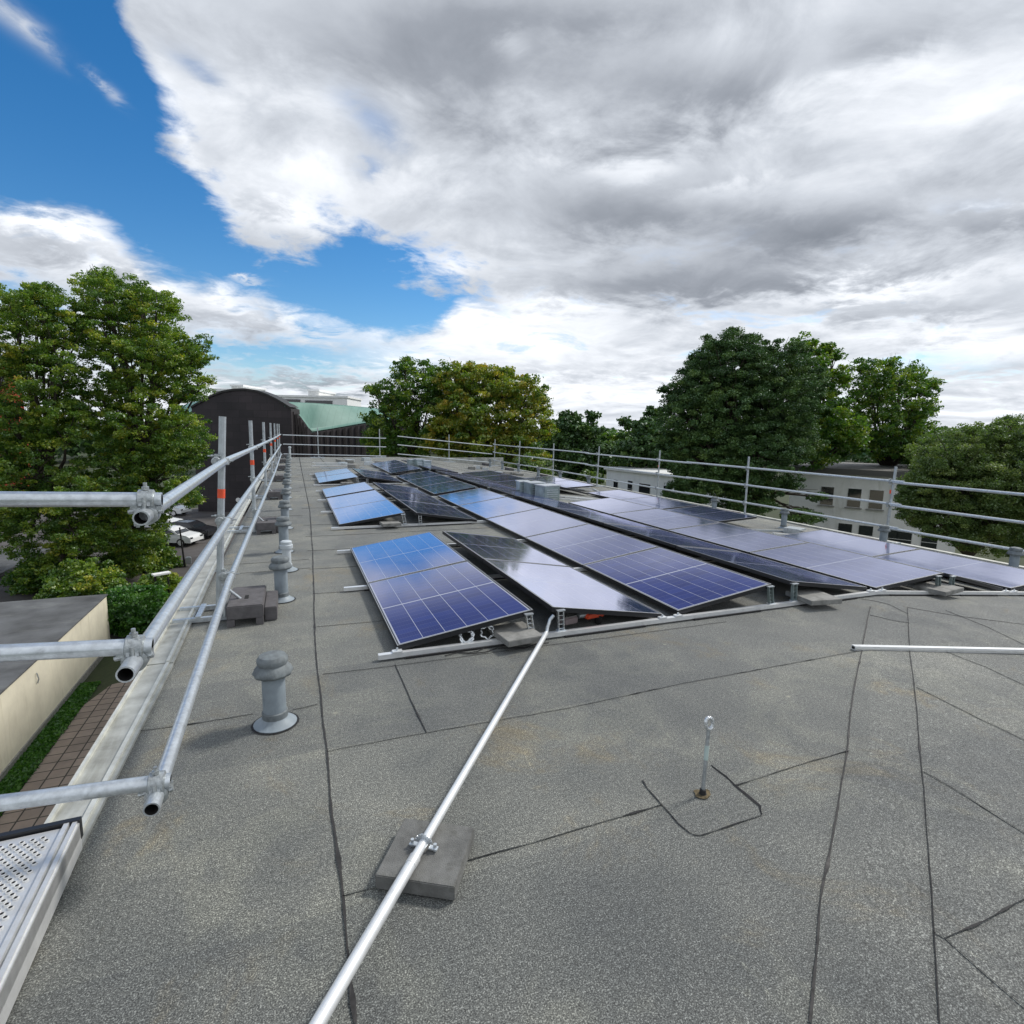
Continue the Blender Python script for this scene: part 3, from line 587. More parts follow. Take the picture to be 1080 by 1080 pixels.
# cross tubes that run off to the left over the scaffold deck, clamped on the rail ends
gx = thing('guard_rail', 'three short galvanised tubes crossing the open ends of the long rails above the scaffold deck', 'guard rail')
for pts, (ex, ey), (lx, ly), dY in ((RAIL[0], (171, 527), (0, 526.5), .10), (RAIL[1], (161, 681), (0, 689), .13), (RAIL[2], (180, 823), (0, 847), .10)):
    Y = pts[0].y + dY
    E_ = on_y(ex, ey, Y); L_ = on_y(lx, ly, Y - 0.02); d = (L_ - E_).normalized()
    MB().tube([E_, E_ + d * 2.6], TR, 16, hollow=.8).build('rail', [M_galv, M_hole], gx)
    tx = E_ + d * ((-.5 - E_.x) / d.x); rx = Vector((-.5, Y, pts[0].z)); mb = MB(); yv = Vector((0, 1, 0)); r1_ = TR
    # band round the cross tube, band round the rail, forged saddle between them
    mb.tube([tx - d * .027, tx - d * .023, tx + d * .023, tx + d * .027], [r1_ + .002, r1_ + .011, r1_ + .011, r1_ + .002], 20)
    mb.tube([rx - yv * .030, rx - yv * .026, rx + yv * .026, rx + yv * .030], [r1_ + .002, r1_ + .011, r1_ + .011, r1_ + .002], 20)
    mb.box((tx + rx) / 2, (.058, .052, .020)); mb.box((tx + rx) / 2 + Vector((-.034, 0, .004)), (.030, .040, .016)); mb.box((tx + rx) / 2 + Vector((.034, 0, -.004)), (.026, .040, .016))
    # jaw ribs in front of the cross tube and the swing bolt standing on top
    for s_ in (-1, 1): mb.bar(tx + Vector((s_ * .013, -r1_ - .010, -.020)), tx + Vector((s_ * .010, -r1_ * .55, r1_ + .006)), .010, .012, (0, 1, 0))
    mb.tube([tx + Vector((0, -.004, r1_ + .004)), tx + Vector((0, -.004, r1_ + .036))], .0065, 10); mb.tube([tx + Vector((0, -.004, r1_ + .010)), tx + Vector((0, -.004, r1_ + .022))], .0125, 6)
    mb.tube([tx + Vector((0, -r1_ - .014, -.028)), tx + Vector((0, -r1_ - .012, .012))], .0065, 8)
    # hinge ear left, flange nut hanging below left, short bolt right
    mb.tube([rx + Vector((-r1_ - .004, -.012, .016)), rx + Vector((-r1_ - .030, -.012, .010))], [.012, .008], 8)
    mb.tube([rx + Vector((-r1_ - .006, -.012, -.008)), rx + Vector((-r1_ - .004, -.012, -.046))], .0065, 8); mb.tube([rx + Vector((-r1_ - .005, -.012, -.028)), rx + Vector((-r1_ - .004, -.012, -.040))], .0125, 6)
    mb.tube([rx + Vector((r1_ + .002, -.012, .010)), rx + Vector((r1_ + .026, -.012, .013))], .0085, 8); mb.tube([rx + Vector((r1_ + .014, -.012, .011)), rx + Vector((r1_ + .024, -.012, .013))], .012, 6)
    mb.build('coupler', M_coupler, gx)

# right-hand eave
FX = 10.6
gr_ = thing('guard_rail', 'long three-tube guard rail along the far eave, in front of the big dark tree', 'guard rail')
RY = [0.0, 3.6, 7.25, 10.9, 14.6, 18.35, 22.2, 26.2, 29.9]
for h in (1.235, 0.80, 0.355):
    mb = MB(); zz_ = roof_z(FX, 20) + h
    ys_ = [RY[0], 7.0, 13.0, 19.0, 25.0, 29.9]
    for k, (a, b) in enumerate(zip(ys_[:-1], ys_[1:])):
        mb.tube([(FX, a, zz_ + (0.012 if k % 2 else -.006)), (FX, b + (.2 if b < 29 else 0), zz_ + (0.012 if k % 2 else -.006) - .004)], 0.025, 10)
    mb.build('rail', M_galv, gr_)
for i, Y in enumerate(RY[1:-1] + [29.9]):
    z0 = roof_z(FX, Y); xt = FX + .05
    p_ = MB().tube([(xt, Y, z0 + .03), (xt + .03, Y + random.uniform(-.03, .06), z0 + 1.52)], 0.025, 10).build('post', M_galv2, gr_)
    if i in (1, 3): MB().tube([(xt + .018, Y + .015, z0 + 1.0), (xt + .02, Y + .015, z0 + 1.07)], 0.027, 12).build('band', M_red, p_)
    for h in (1.235, .80, .355):
        mb = MB(); coupler(mb, (FX + .025, Y, z0 + h), (0, 0, 1), (0, 1, 0), .025); mb.build('coupler', M_coupler, gr_)
    mb = MB(); frame_foot(mb, xt - .1, Y, -1); mb.build('foot_frame', M_galv, gr_)
    wt = thing('counterweight', f'dark counterweight block, {ORD[i]} from the right, on the far eave guard rail', 'counterweight', (FX - .45, Y + .06, z0), 0, 'counterweights on the far eave guard rail')
    wt.rotation_euler = (0, math.atan(SLOPE), 0)
    MB().box((0, 0, 0.115), (0.27, 0.60, 0.11)).build('block', M_weight, wt, bevel=.008)
    mb = MB()
    for yy in (-.27, 0, .27):
        for xx in (-.105, .105): mb.box((xx, yy, 0.032), (0.055, 0.055, 0.058))
    mb.build('foot', M_weight, wt)
# rear edge, in two lengths with a gap
BYF = 29.85
for nm, x0, x1, posts, lab in (('a', -0.4, 4.60, (1.23, 4.28), 'short three-tube guard rail across the rear roof edge before the dark arched hall'), ('b', 5.2, 10.5, (8.01,), 'three-tube guard rail across the rear roof edge before the autumn tree')):
    gb = thing('guard_rail', lab, 'guard rail')
    for h in (1.13, .68, .2):
        MB().tube([(x0, BYF, roof_z(x0, BYF) + h + (0 if nm == 'a' else -.0)), (x1, BYF, (roof_z(x1, BYF) if nm == 'b' else -.12) + h)], .025, 10).build('rail', M_galv, gb)
    for X in posts:
        z0 = roof_z(X, BYF); MB().tube([(X, BYF + .05, z0), (X, BYF + .06, z0 + 1.5)], .025, 10).build('post', M_galv2, gb)
        mb = MB(); frame_foot(mb, X, BYF - .2); mb.build('foot_frame', M_galv, gb)

# ------------------------------------------------------------------ scaffold deck, lower left
dk = thing('scaffold_deck', 'perforated steel scaffold deck lying beside the roof edge below the crossing tubes', 'scaffold deck')
e0 = on_z(84, 866, 0.13); e1 = on_z(0, 1043, 0.13)
dd = (e0 - e1).normalized(); ex_ = Vector((-dd.y, dd.x, 0)).normalized()       # points to the left
DW, DL = 0.62, 3.0
def dp(u, v, z_=0.0): return Vector((e0.x, e0.y, 0.13)) - dd * v + ex_ * u + Vector((0, 0, z_))
Rk = Matrix((-ex_, dd, Vector((0, 0, 1)))).transposed()
def dbox(mb, u0, u1, v0, v1, z0, z1): mb.box((dp(u0, v0) + dp(u1, v1)) / 2 + Vector((0, 0, (z0 + z1) / 2)), (u1 - u0, v1 - v0, z1 - z0), rot=Rk)
mb = MB(); dbox(mb, 0.045, DW, 0.012, DL, -0.012, -0.006)
mb.cur = 1
for i in range(18):
    for j in range(80):
        u = 0.080 + i * 0.030 + (0.0 if j % 2 else 0.015); v = 0.050 + j * 0.019
        if v > 1.7 or u > 0.6: continue
        c = dp(u, v, -0.0045); n = 10
        lip = []; 
        mb.cur = 0
        for rr, zz_ in ((0.0095, -.001), (0.0075, .0035), (0.0055, .0025)):
            for k in range(n): t = 2 * math.pi * k / n; lip.append(c + Vector((rr * math.cos(t), rr * math.sin(t), zz_)))
        mb.add(lip, [(a * n + k, a * n + (k + 1) % n, (a + 1) * n + (k + 1) % n, (a + 1) * n + k) for a in range(2) for k in range(n)], True)
        mb.cur = 1
        mb.add([c + Vector((0.0058 * math.cos(2 * math.pi * k / n), 0.0058 * math.sin(2 * math.pi * k / n), 0.0016)) for k in range(n)], [tuple(range(n))])
mb.build('tread_plate', [M_alu, M_hole], dk)
mb = MB(); dbox(mb, 0.030, 0.046, 0.0, DL, -.02, .006); dbox(mb, 0.006, 0.020, 0.0, DL, -.02, .004); dbox(mb, 0.0, 0.05, 0.0, DL, -.06, -.012); dbox(mb, 0, .006, 0, DL, -.11, -.004)
mb.build('side_profile', M_alu, dk)
mb = MB(); dbox(mb, -0.002, DW, -0.018, 0.004, -.07, .008); mb.build('end_strip', M_black, dk)

# ------------------------------------------------------------------ solar modules
XS = [0.63, 1.68, 1.86, 2.85, 3.01, 4.09, 4.30, 5.36, 5.53, 6.47, 6.62, 7.64, 7.80, 8.84]
ZL, ZH = 0.080, 0.236
MW, ML_ = 1.050, 1.700
def make_module():
    t = thing('solar_panel', 'x', 'solar panel')
    MB().box((0, 0, 0), (MW - .03, ML_ - .03, 0.006)).build('cell_glass', M_cells, t)
    mb = MB()
    for sx in (-1, 1): mb.box((sx * (MW / 2 - .009), 0, -.0145), (0.018, ML_, 0.037))
    for sy in (-1, 1): mb.box((0, sy * (ML_ / 2 - .009), -.0145), (MW - .036, 0.018, 0.037))
    mb.build('frame', M_black, t)
    mb = MB(); mb.add([(-MW / 2 + .02, -ML_ / 2 + .02, -.007), (MW / 2 - .02, -ML_ / 2 + .02, -.007), (MW / 2 - .02, ML_ / 2 - .02, -.007), (-MW / 2 + .02, ML_ / 2 - .02, -.007)], [(3, 2, 1, 0)])
    mb.build('backsheet', M_dark, t)
    mb = MB()
    for sx in (-1, 1): mb.box((sx * (MW / 2 - .0045), 0, .0055), (0.003, ML_ - .002, 0.0022))
    for sy in (-1, 1): mb.box((0, sy * (ML_ / 2 - .0045), .0055), (MW - .012, 0.003, 0.0022))
    mb.build('frame_lip', M_alu, t)
    return t
proto = make_module(); first = [True]
ROWN = ['first', 'second', 'third', 'fourth', 'fifth', 'sixth', 'seventh']
def module(col, yc, label):
    o = proto if first[0] else copy_tree(proto); first[0] = False
    k, fall = col // 2, col % 2
    if fall: xa, za, xb, zb = XS[k * 4 + 2], ZH, XS[k * 4 + 3], ZL
    else: xa, za, xb, zb = XS[k * 4], ZL, XS[k * 4 + 1], ZH
    za += roof_z(xa, yc + 5); zb += roof_z(xb, yc + 5)
    o.location = ((xa + xb) / 2, yc, (za + zb) / 2 - .006); o.rotation_euler = (random.uniform(-.003, .003), -math.atan2(zb - za, xb - xa) + random.uniform(-.004, .004), 0)
    setp(o, label, 'solar panel', 'solar panels laid out in tilted rows on the roof')
P_ = 1.715; Y0 = 3.77
LAY = {0: [('front', Y0, 2), ('middle', 9.0, 2), ('middle', 12.60, 1), ('rear', 15.85, 2)], 1: [('front', Y0, 2), ('middle', 8.9, 2), ('middle', 12.45, 1), ('rear', 15.75, 2)],
       2: [('front', Y0, 5), ('middle', 12.62, 3), ('rear', 18.75, 3)], 3: [('front', Y0, 5), ('middle', 12.62, 3), ('rear', 18.75, 3)],
       4: [('front', Y0, 4), ('rear', 13.6, 3)], 5: [('front', Y0, 4), ('rear', 13.6, 3)], 6: [('front', Y0, 2), ('middle', 8.72, 1), ('middle', 10.55, 2), ('rear', 15.3, 2)]}
for col, bl in LAY.items():
    cnt = {}
    for nm, ys_, n in bl:
        for k in range(n):
            i = cnt.get(nm, 0); cnt[nm] = i + 1
            module(col, ys_ + ML_ / 2 + k * P_, f'blue solar panel, {ORD[i]} from the front, {ROWN[col]} row from the vent pipes, {nm} block')

# cross rails under the modules (aluminium, with a kink over the ridge)
def cross_rail(Y, x0, x1, lab, name='mounting_rail'):
    t = thing(name, lab, 'mounting rail', (0, 0, 0), 0, 'cross rails carrying the solar panels')
    xs = [x0] + [x for x in (RIDGE,) if x0 < x < x1] + [x1]
    mb = MB(); pads = []
    for a, b in zip(xs[:-1], xs[1:]):
        pa, pb = Vector((a, Y, roof_z(a, Y + 5) + .030)), Vector((b, Y, roof_z(b, Y + 5) + .030)); mb.bar(pa, pb, .042, .034)
        L = (pb - pa).length; n = max(1, int(L / 1.1))
        for i in range(n):
            c0 = pa.lerp(pb, (i + .15) / n); c1 = pa.lerp(pb, (i + .75) / n); pads.append((c0 - Vector((0, 0, .021)), c1 - Vector((0, 0, .021))))
    mb.build('profile', M_alu_w, t)
    for a, b in pads: MB().bar(a, b, .07, .012).build('rubber_pad', M_dark, t)
    return t
cross_rail(3.74, 0.50, 10.0, 'longest front mounting rail, running under the front edge of all the solar panels')
FR = [(5.50, 0.42, 9.0), (7.22, 0.48, 9.0)]
for k, (Y, a, b) in enumerate(FR): cross_rail(Y, a, b, f'{ORD[k + 1]} mounting rail from the front, its end poking out beside the blue panels')
k = 3
for Y, a, b in ((8.95, 0.52, 3.1), (10.72, 0.45, 9.0), (12.5, .47, 9.0), (14.3, .5, 3.0), (15.8, .5, 9.0), (17.55, .5, 9.0), (19.3, .5, 9.0)):
    cross_rail(Y, a, b, f'{ORD[k]} mounting rail from the front, low across the felt'); k += 1

# brackets: one perforated upright at each high edge of each row end
def bracket(X, Y, lean, lab):
    z0 = roof_z(X, Y + 5); t = thing('panel_bracket', lab, 'bracket', (X, Y, z0 + .045), 0, 'steel brackets holding the high panel edges')
    mb = MB(); hh = ZH - .075
    for s_ in (-1, 1): mb.bar((s_ * .022 , 0, 0), (s_ * .022 + lean, 0.0, hh), .006, .030, (0, 1, 0))
    for q in (0.1, .32, .54, .76, .97): mb.bar((-.022 + lean * q, 0.004, hh * q), (.022 + lean * q, 0.004, hh * q), .012, .006, (0, 0, 1))
    mb.build('upright', M_foil if X < 3 else M_cyl, t)
    MB().box((lean, 0, hh + .006), (.07, .04, .008)).build('clamp', M_galv, t)
    MB().box((0, 0, .004), (.075, .04, .008)).build('foot_plate', M_galv, t)
bi = 0
names = {3.76: 'front', 8.97: 'middle block'}
for Y, cols in ((3.76, (1, 2, 5, 6, 9, 10, 13)), (8.93, (1, 2)), (15.8, (1, 2)), (12.55, (5, 6)), (18.7, (5, 6)), (13.55, (9, 10))):
    for c_ in cols:
        bi += 1; xx = XS[c_] + (-.02 if c_ % 4 == 1 else .05)
        where = {3.76: 'at the very front', 8.93: 'at the front of the middle block', 15.8: 'at the front of the rear block', 12.55: 'before the dark middle panels', 18.7: 'before the rearmost panels', 13.55: 'behind the sheet metal boxes'}[Y]
        bracket(xx, Y, -.03 if c_ % 4 == 1 else -.01, f'upright panel bracket {where}, {ORD[cols.index(c_)]} from the vent pipes')
# low clamps on the front rail
for i, c_ in enumerate((0, 3, 4, 7, 8, 11, 12)):
    X = XS[c_]; z0 = roof_z(X, 9); t = thing('edge_clamp', f'small bright clamp on the front mounting rail, {ORD[i]} from the vent pipes', 'clamp', (X, 3.74, z0 + .048), 0, 'clamps on the front mounting rail')
    MB().box((0, 0, .006), (.07, .045, .012)).build('jaw', M_alu_w, t, bevel=.002); MB().tube([(0, 0, .012), (0, 0, .03)], .008, 8).build('bolt', M_galv, t)

# ballast pavers
def paver(name, c, rz, size, m_, lab, grp=None, tilt=(0, 0)):
    o = MB().box((0, 0, size[2] / 2), size).build(name, m_, None, bevel=.004); o.location = c; o.rotation_euler = (tilt[0], tilt[1], rz)
    return setp(o, lab, 'paving slab', grp)
pz = lambda X, Y, h: (X, Y, roof_z(X, Y + 5) + h)
paver('ballast_slab', pz(1.52, 3.74, .05), R(6), (.30, .34, .045), M_conc, 'pale grey slab lying across the front rail beside the pole end', None)
paver('ballast_slab', pz(4.55, 3.72, .05), R(-8), (.34, .34, .045), M_conc, 'grey slab on the front rail below the fourth row', None)
paver('ballast_slab', pz(6.42, 3.74, .055), R(8), (.40, .30, .045), M_conc, 'grey slab on the front rail between the two pale right panel rows', None)
paver('ballast_slab', pz(1.42, 8.93, .05), R(3), (.30, .3, .045), M_conc, 'grey slab under the front panel edge of the middle block', None)
paver('ballast_slab', pz(1.35, 15.78, .05), R(3), (.30, .3, .045), M_conc, 'pale slab under the front panel edge of the rear block', None)
bp_ = [on_roof(*p, 0.06) for p in ((430, 862), (504, 872), (472, 942), (396, 918))]
bc = sum(bp_, Vector()) / 4; brz = math.atan2(bp_[1].y - bp_[0].y, bp_[1].x - bp_[0].x)
slab = MB().box((0, 0, .033), (.285, .295, .054)).build('concrete_slab', M_conc_g, None, bevel=.003); slab.location = (bc.x, bc.y, 0.0); slab.rotation_euler = (0, 0, brz)
setp(slab, 'square dark grey concrete slab under the long pole in the foreground', 'paving slab')

# ------------------------------------------------------------------ long pole, with clip on the slab
pa = on_roof(335, 1080, .085); pb = on_roof(576, 668, .085)
pd = (pb - pa).normalized(); A_ = pa - pd * 1.1
t = thing('aluminium_pole', 'long silver pole lying from the foreground slab up to the front mounting rail', 'pole', (0, 0, 0))
jn = pa + (pb - pa) * 0.20
MB().tube([A_, jn], .0200, 16).build('tube', M_alu_w, t); MB().tube([jn, pb], .0175, 16).build('tube', M_alu_w, t)
MB().tube([jn - pd * .035, jn + pd * .005], .0212, 16).build('joint', M_alu, t)
hk = pb + pd * .02
mb = MB(); mb.tube([pb, hk, hk + Vector((.02, .03, .03)), hk + Vector((.05, .05, .08)), hk + Vector((.08, .05, .11))], .013, 10); mb.build('hook', M_galv, t)
cpos = Vector((bc.x, bc.y, .09)); cpos = A_ + pd * (cpos - A_).dot(pd)
t2 = thing('pole_clip', 'small steel saddle clip holding the silver pole on its slab', 'clip', (cpos.x, cpos.y, 0.06))
sd_ = Vector((pd.y, -pd.x, 0)).normalized()
mb = MB(); arc = [sd_ * math.cos(a) * .024 + Vector((0, 0, cpos.z - .06 + .024 * math.sin(a))) for a in [math.pi * k / 8 for k in range(9)]]
for a, b in zip(arc[:-1], arc[1:]): mb.bar(a, b, .022, .004, pd)
mb.build('strap', M_galv, t2)
for s_ in (-1, 1):
    MB().bar(sd_ * s_ * .022 + Vector((0, 0, .012)), sd_ * s_ * .055 + Vector((0, 0, .012)), .02, .005).build('lug', M_galv, t2)
    MB().tube([sd_ * s_ * .045 + Vector((0, 0, .002)), sd_ * s_ * .045 + Vector((0, 0, .03))], .007, 8).build('bolt', M_galv, t2)

# ------------------------------------------------------------------ profile bar right
p1 = on_roof(900, 683, .02); p2 = on_roof(1080, 686.5, .02); d = (p2 - p1).normalized(); p2 = p1 + d * 3.6
t = thing('aluminium_profile', 'bright white aluminium profile bar lying loose on bare felt', 'metal bar')
MB().bar(p1, p2, .040, .034).build('profile', M_alu_w, t)
mb = MB(); s2 = d.cross(Vector((0, 0, 1))).normalized(); mb.bar(p1 - s2 * -.022, p2 - s2 * -.022, .004, .012); mb.build('flange', M_alu, t)
MB().bar(p1 - d * .0015, p1 + d * .001, .026, .02).build('open_end', M_hole, t)

# ------------------------------------------------------------------ anchor eye
ab = on_roof(741, 838, 0); ap = CAM + ray(748, 763) * ((ab - CAM).length / ray(748, 763).length * 0.955)
t = thing('anchor_eye', 'steel safety anchor rod with a ring eye rising from its own felt patch', 'anchor', ab)
tp = ap - ab; 
axis = tp.normalized()
MB().tube([(0, 0, 0), axis * (tp.length - .03)], .0085, 12).build('rod', M_coupler, t)
MB().tube([axis * .16, axis * .225], .0100, 12).build('tape_wrap', M_tape, t)
mb = MB(); rc = axis * (tp.length - .0); n = 24
vd = (CAM - ap).normalized(); sx_ = vd.cross(Vector((0, 0, 1))).normalized(); sx_ = (sx_ * .75 + vd * .66).normalized()
ring = [rc + (sx_ * math.cos(2 * math.pi * k / n) * .020 + axis * math.sin(2 * math.pi * k / n) * .026) for k in range(n + 1)]
mb.tube(ring, .0085, 10, caps=False); mb.build('ring', M_foil, t)
mb = MB(); mb.lathe([(0.0, .028), (.013, .026), (.015, .006), (.03, .002)]); mb.build('boot', M_dark, t)
M_rust = mat('rust_stain', (0.105, 0.080, 0.040), 0.9, 0, 0.5, 60)
mb = MB(); vs = [(0, 0, .0055)] + [((.040 + .006 * math.sin(k * .9) + random.uniform(-.002, .002)) * math.cos(2 * math.pi * k / 28), (.032 + .006 * math.sin(k * .7 + 1)) * math.sin(2 * math.pi * k / 28), .0055) for k in range(28)]
mb.add(vs, [(0, 1 + k, 1 + (k + 1) % 28) for k in range(28)]); mb.build('stain', M_rust, t)

# ------------------------------------------------------------------ bits under the panels
def coil(c, r, m_, name, lab, cat='cable', tilt=0.4, turns=2.2, th=.009):
    mb = MB(); pts = []
    for i in range(40):
        a = 2 * math.pi * turns * i / 39; rr = r * (1 + .15 * math.sin(i * 1.3))
        v = Vector((rr * math.cos(a), rr * math.sin(a) * .6, rr * math.sin(a) * .8 + i * .0006)); pts.append(Vector(c) + v + Vector((0, 0, r * .8)))
    mb.tube(pts, th, 8); o = mb.build(name, m_); return setp(o, lab, cat)
coil((1.15, 3.80, .03), .05, M_foil, 'cable_loop', 'crumpled silver cable loop under the front edge of the nearest panel')
coil((1.32, 3.82, .03), .05, M_foil, 'cable_loop', 'silver cable loop touching the pale slab under the nearest panel', turns=1.4)
mb = MB(); pts = [(0.95 + .1 * i, 3.66 + .03 * math.sin(i * 1.9) - .004 * i, .008) for i in range(9)]; mb.tube(pts, .0035, 6)
pts = [(1.05 + .07 * i, 3.70 - .05 * math.sin(i * 1.1), .008) for i in range(7)]; mb.tube(pts, .003, 6)
setp(mb.build('black_cable', M_dark), 'thin black cable trailing on the felt before the nearest panel', 'cable')
t = thing('power_drill', 'red and grey hand tool lying under the second panel row', 'tool', (2.28, 3.90, .045), .15)
MB().box((0, 0, .05), (.20, .08, .055)).build('body', M_red, t, bevel=.015); MB().tube([(-.08, 0, .055), (-.16, 0, .055)], .022, 10).build('chuck', M_coupler, t); MB().box((.05, 0, .0), (.05, .05, .09)).build('grip', M_dark, t, bevel=.01)
t = thing('cable_box', 'pale grey junction box under the second panel row, beside the red tool', 'junction box', (2.04, 3.90, .045), .2)
MB().box((0, 0, .03), (.14, .1, .06)).build('body', mat('pinkish_grey', (.25, .2, .2), .6), t, bevel=.008); MB().box((0, 0, .063), (.12, .08, .006)).build('lid', M_conc, t)
coil((4.0, 4.25, .03), .09, M_dark, 'cable_loop', 'black cable coil under the third panel row beside the bracket', turns=2.5, th=.012)

# sheet metal boxes on the ridge
def metal_box(c, sz, rz, lab):
    t = thing('sheet_metal_box', lab, 'roof vent box', c, rz, None)
    MB().box((0, 0, sz[2] / 2), sz).build('casing', M_cyl, t, bevel=.01)
    MB().box((0, 0, sz[2] + .008), (sz[0] + .04, sz[1] + .04, .02)).build('lid', M_galv, t, bevel=.004)
    mb = MB()
    for k in range(5): mb.box((0, -sz[1] / 2 - .004, sz[2] * (.2 + .14 * k)), (sz[0] * .7, .008, .012))
    mb.build('louvre', M_dark if rz > .3 else M_galv, t)
for i, (px, py, hh, sx2) in enumerate(((552, 523, .36, .28), (563, 525.5, .38, .36), (577, 528, .36, .42))):
    p = on_roof(px, py, 0); metal_box((p.x, p.y, p.z - .01), (sx2, .40, hh), .15 * (i - 1), ['smallest grey sheet metal box of three between the panel rows', 'middle grey sheet metal box of three between the panel rows', 'widest grey sheet metal box of three between the panel rows'][i])
for i, (px, py, hh) in enumerate(((435, 496.5, .42), (442, 497, .45), (449, 497, .40))):
    p = on_roof(px, py, 0); metal_box((p.x, p.y, p.z - .01), (.30, .40, hh), .1, ['first', 'second', 'third'][i] + ' grey metal box from the gutter side in the distant trio')
# loose rails and blocks at the rear and right, as left by the fitters
LRL = ['loose rail on bare felt, first of the parallel ones behind the last panels', 'slanting loose rail in the stack of parallel ones near the rear guard rail', 'loose rail just behind the slanting one near the rear guard rail',
       'rearmost loose rail of the parallel ones before the rear guard rail', 'loose rail lying left of the distant metal box trio', 'short loose rail before the vent pipe between the pale right panels', 'loose rail behind the short one in the gap of the right panel row',
       'bright loose rail lying slanted across the dark panels behind the metal boxes', 'longest loose rail just behind the rear block beside the vent pipes', 'loose rail on bare felt right behind the three sheet metal boxes', 'long loose rail lying lengthwise beside the far eave vents',
       'loose rail on bare felt directly right of the three sheet metal boxes', 'loose rail among the spare slabs at the far eave']
loose = [((1.0, 22.6), (2.6, 22.5)), ((0.7, 23.6), (2.3, 23.9)), ((0.9, 24.6), (2.4, 24.5)), ((0.8, 25.6), (2.2, 25.3)), ((3.0, 23.2), (4.7, 22.9)), ((8.4, 7.85), (9.9, 7.6)), ((8.2, 8.2), (9.8, 8.35)), ((4.2, 18.3), (5.4, 17.2)), ((1.0, 21.6), (3.4, 21.4)), ((6.2, 12.6), (7.2, 12.3)), ((8.6, 14.2), (9.5, 16.6)), ((5.9, 12.0), (7.1, 11.6)), ((7.9, 19.8), (9.3, 20.3))]
for i, (a, b) in enumerate(loose):
    za, zb = roof_z(*a) + .02, roof_z(*b) + .02
    o = MB().bar((*a, za), (*b, zb), .045, .035).build('loose_rail', M_alu_w if i % 2 else M_galv)
    setp(o, LRL[i], 'metal bar', 'loose rails left on the felt')
for (x0, x1, y0, y1, n) in ((1.6, 3.6, 22.5, 27.5, 9), (7.2, 9.0, 20.0, 26.5, 13), (8.2, 9.6, 7.5, 8.4, 2)):
    for _ in range(n):
        X, Y = random.uniform(x0, x1), random.uniform(y0, y1);
        o = MB().box((0, 0, .06), (random.uniform(.25, .4), random.uniform(.25, .4), random.uniform(.08, .16))).build('spare_slab', random.choice([M_conc, M_galv, M_conc]), None, bevel=.005)
        o.location = (X, Y, roof_z(X, Y)); o.rotation_euler = (0, 0, random.uniform(0, 3))
        setp(o, 'small pale slab set down on the felt among spare parts near the roof edge', 'paving slab', 'spare slabs set down near the roof edges')

# ------------------------------------------------------------------ neighbouring buildings
def windows(parent, base, ux, rows, w_, h_, sill=True, n_out=None):
    """rows: list of (u, z) lower-left positions on the wall line base + ux*u"""
    n_ = Vector((ux.y, -ux.x, 0)) if n_out is None else n_out
    for u, z_ in rows:
        c = base + ux * (u + w_ / 2) + Vector((0, 0, z_ + h_ / 2))
        rot = Matrix((ux, n_, Vector((0, 0, 1)))).transposed()
        f = MB().box(c + n_ * .012, (w_ + .07, .06, h_ + .07), rot=rot).build('window', M_frame, parent)
        MB().box(c + n_ * .040, (w_, .012, h_), rot=rot).build('pane', M_window, f)
        MB().box(c + n_ * .050 + Vector((0, 0, -h_ * .12)), (w_, .01, .04), rot=rot).build('transom', M_frame, f)
        if sill: MB().box(c + n_ * .09 - Vector((0, 0, h_ / 2 + .08)), (w_ + .3, .2, .06), rot=rot).build('sill', M_conc, f)
def block(name, lab, cat, p0, p1, depth, ztop, m_, roofm, over=.25, z0=GZ, roof_t=.25):
    """p0,p1: ends of the facade facing the camera (x,y)"""
    t = thing(name, lab, cat, (0, 0, 0)); a = Vector((p0[0], p0[1], 0)); b = Vector((p1[0], p1[1], 0)); ux = (b - a).normalized(); back = Vector((-ux.y, ux.x, 0))
    c = (a + b) / 2 + back * depth / 2; L = (b - a).length; rot = Matrix((ux, back, Vector((0, 0, 1)))).transposed()
    MB().box(c + Vector((0, 0, (z0 + ztop) / 2)), (L, depth, ztop - z0), rot=rot).build('wall', m_, t)
    MB().box(c + Vector((0, 0, ztop + roof_t / 2)), (L + 2 * over, depth + 2 * over, roof_t), rot=rot).build('roof', roofm, t)
    return t, a, ux, L
# cream garage row on the left: its long wall runs parallel to our gutter
gt = thing('garage', 'long low cream garage with dark felt roof beside the paved path', 'garage')
topc = on_x(112, 627, GX); gy1 = topc.y; gz1 = topc.z
MB().box((GX - 7, gy1 - 16, (GZ + gz1 - .045) / 2), (14, 32, gz1 - .045 - GZ)).build('wall', M_render, gt)
mb = MB(); mb.box((GX - 7 + .02, gy1 - 16 + .02, gz1 - .02), (14.06, 32.06, .05)); mb.build('roof', M_felt, gt)
MB().box((GX + .02, gy1 - 16, GZ + .12), (.06, 32, .24)).build('plinth', M_conc, gt)
mb = MB(); mb.tube([(GX + .03, gy1 - 7.5, GZ + 2.0), (GX + .07, gy1 - 7.5, GZ + 1.8), (GX + .03, gy1 - 7.5, GZ + 1.65)], .02, 8); mb.build('wall_hook', M_galv, gt)
q = at(17, 598, 38); g2 = thing('garage', 'second cream garage with dark roof edge, half hidden behind trees', 'garage')
MB().box((q.x - 5, q.y + 1, (GZ + q.z) / 2), (10, 9, q.z - GZ)).build('wall', M_render, g2); MB().box((q.x - 5, q.y + 1, q.z + .12), (10.5, 9.5, .24)).build('roof', M_felt, g2)

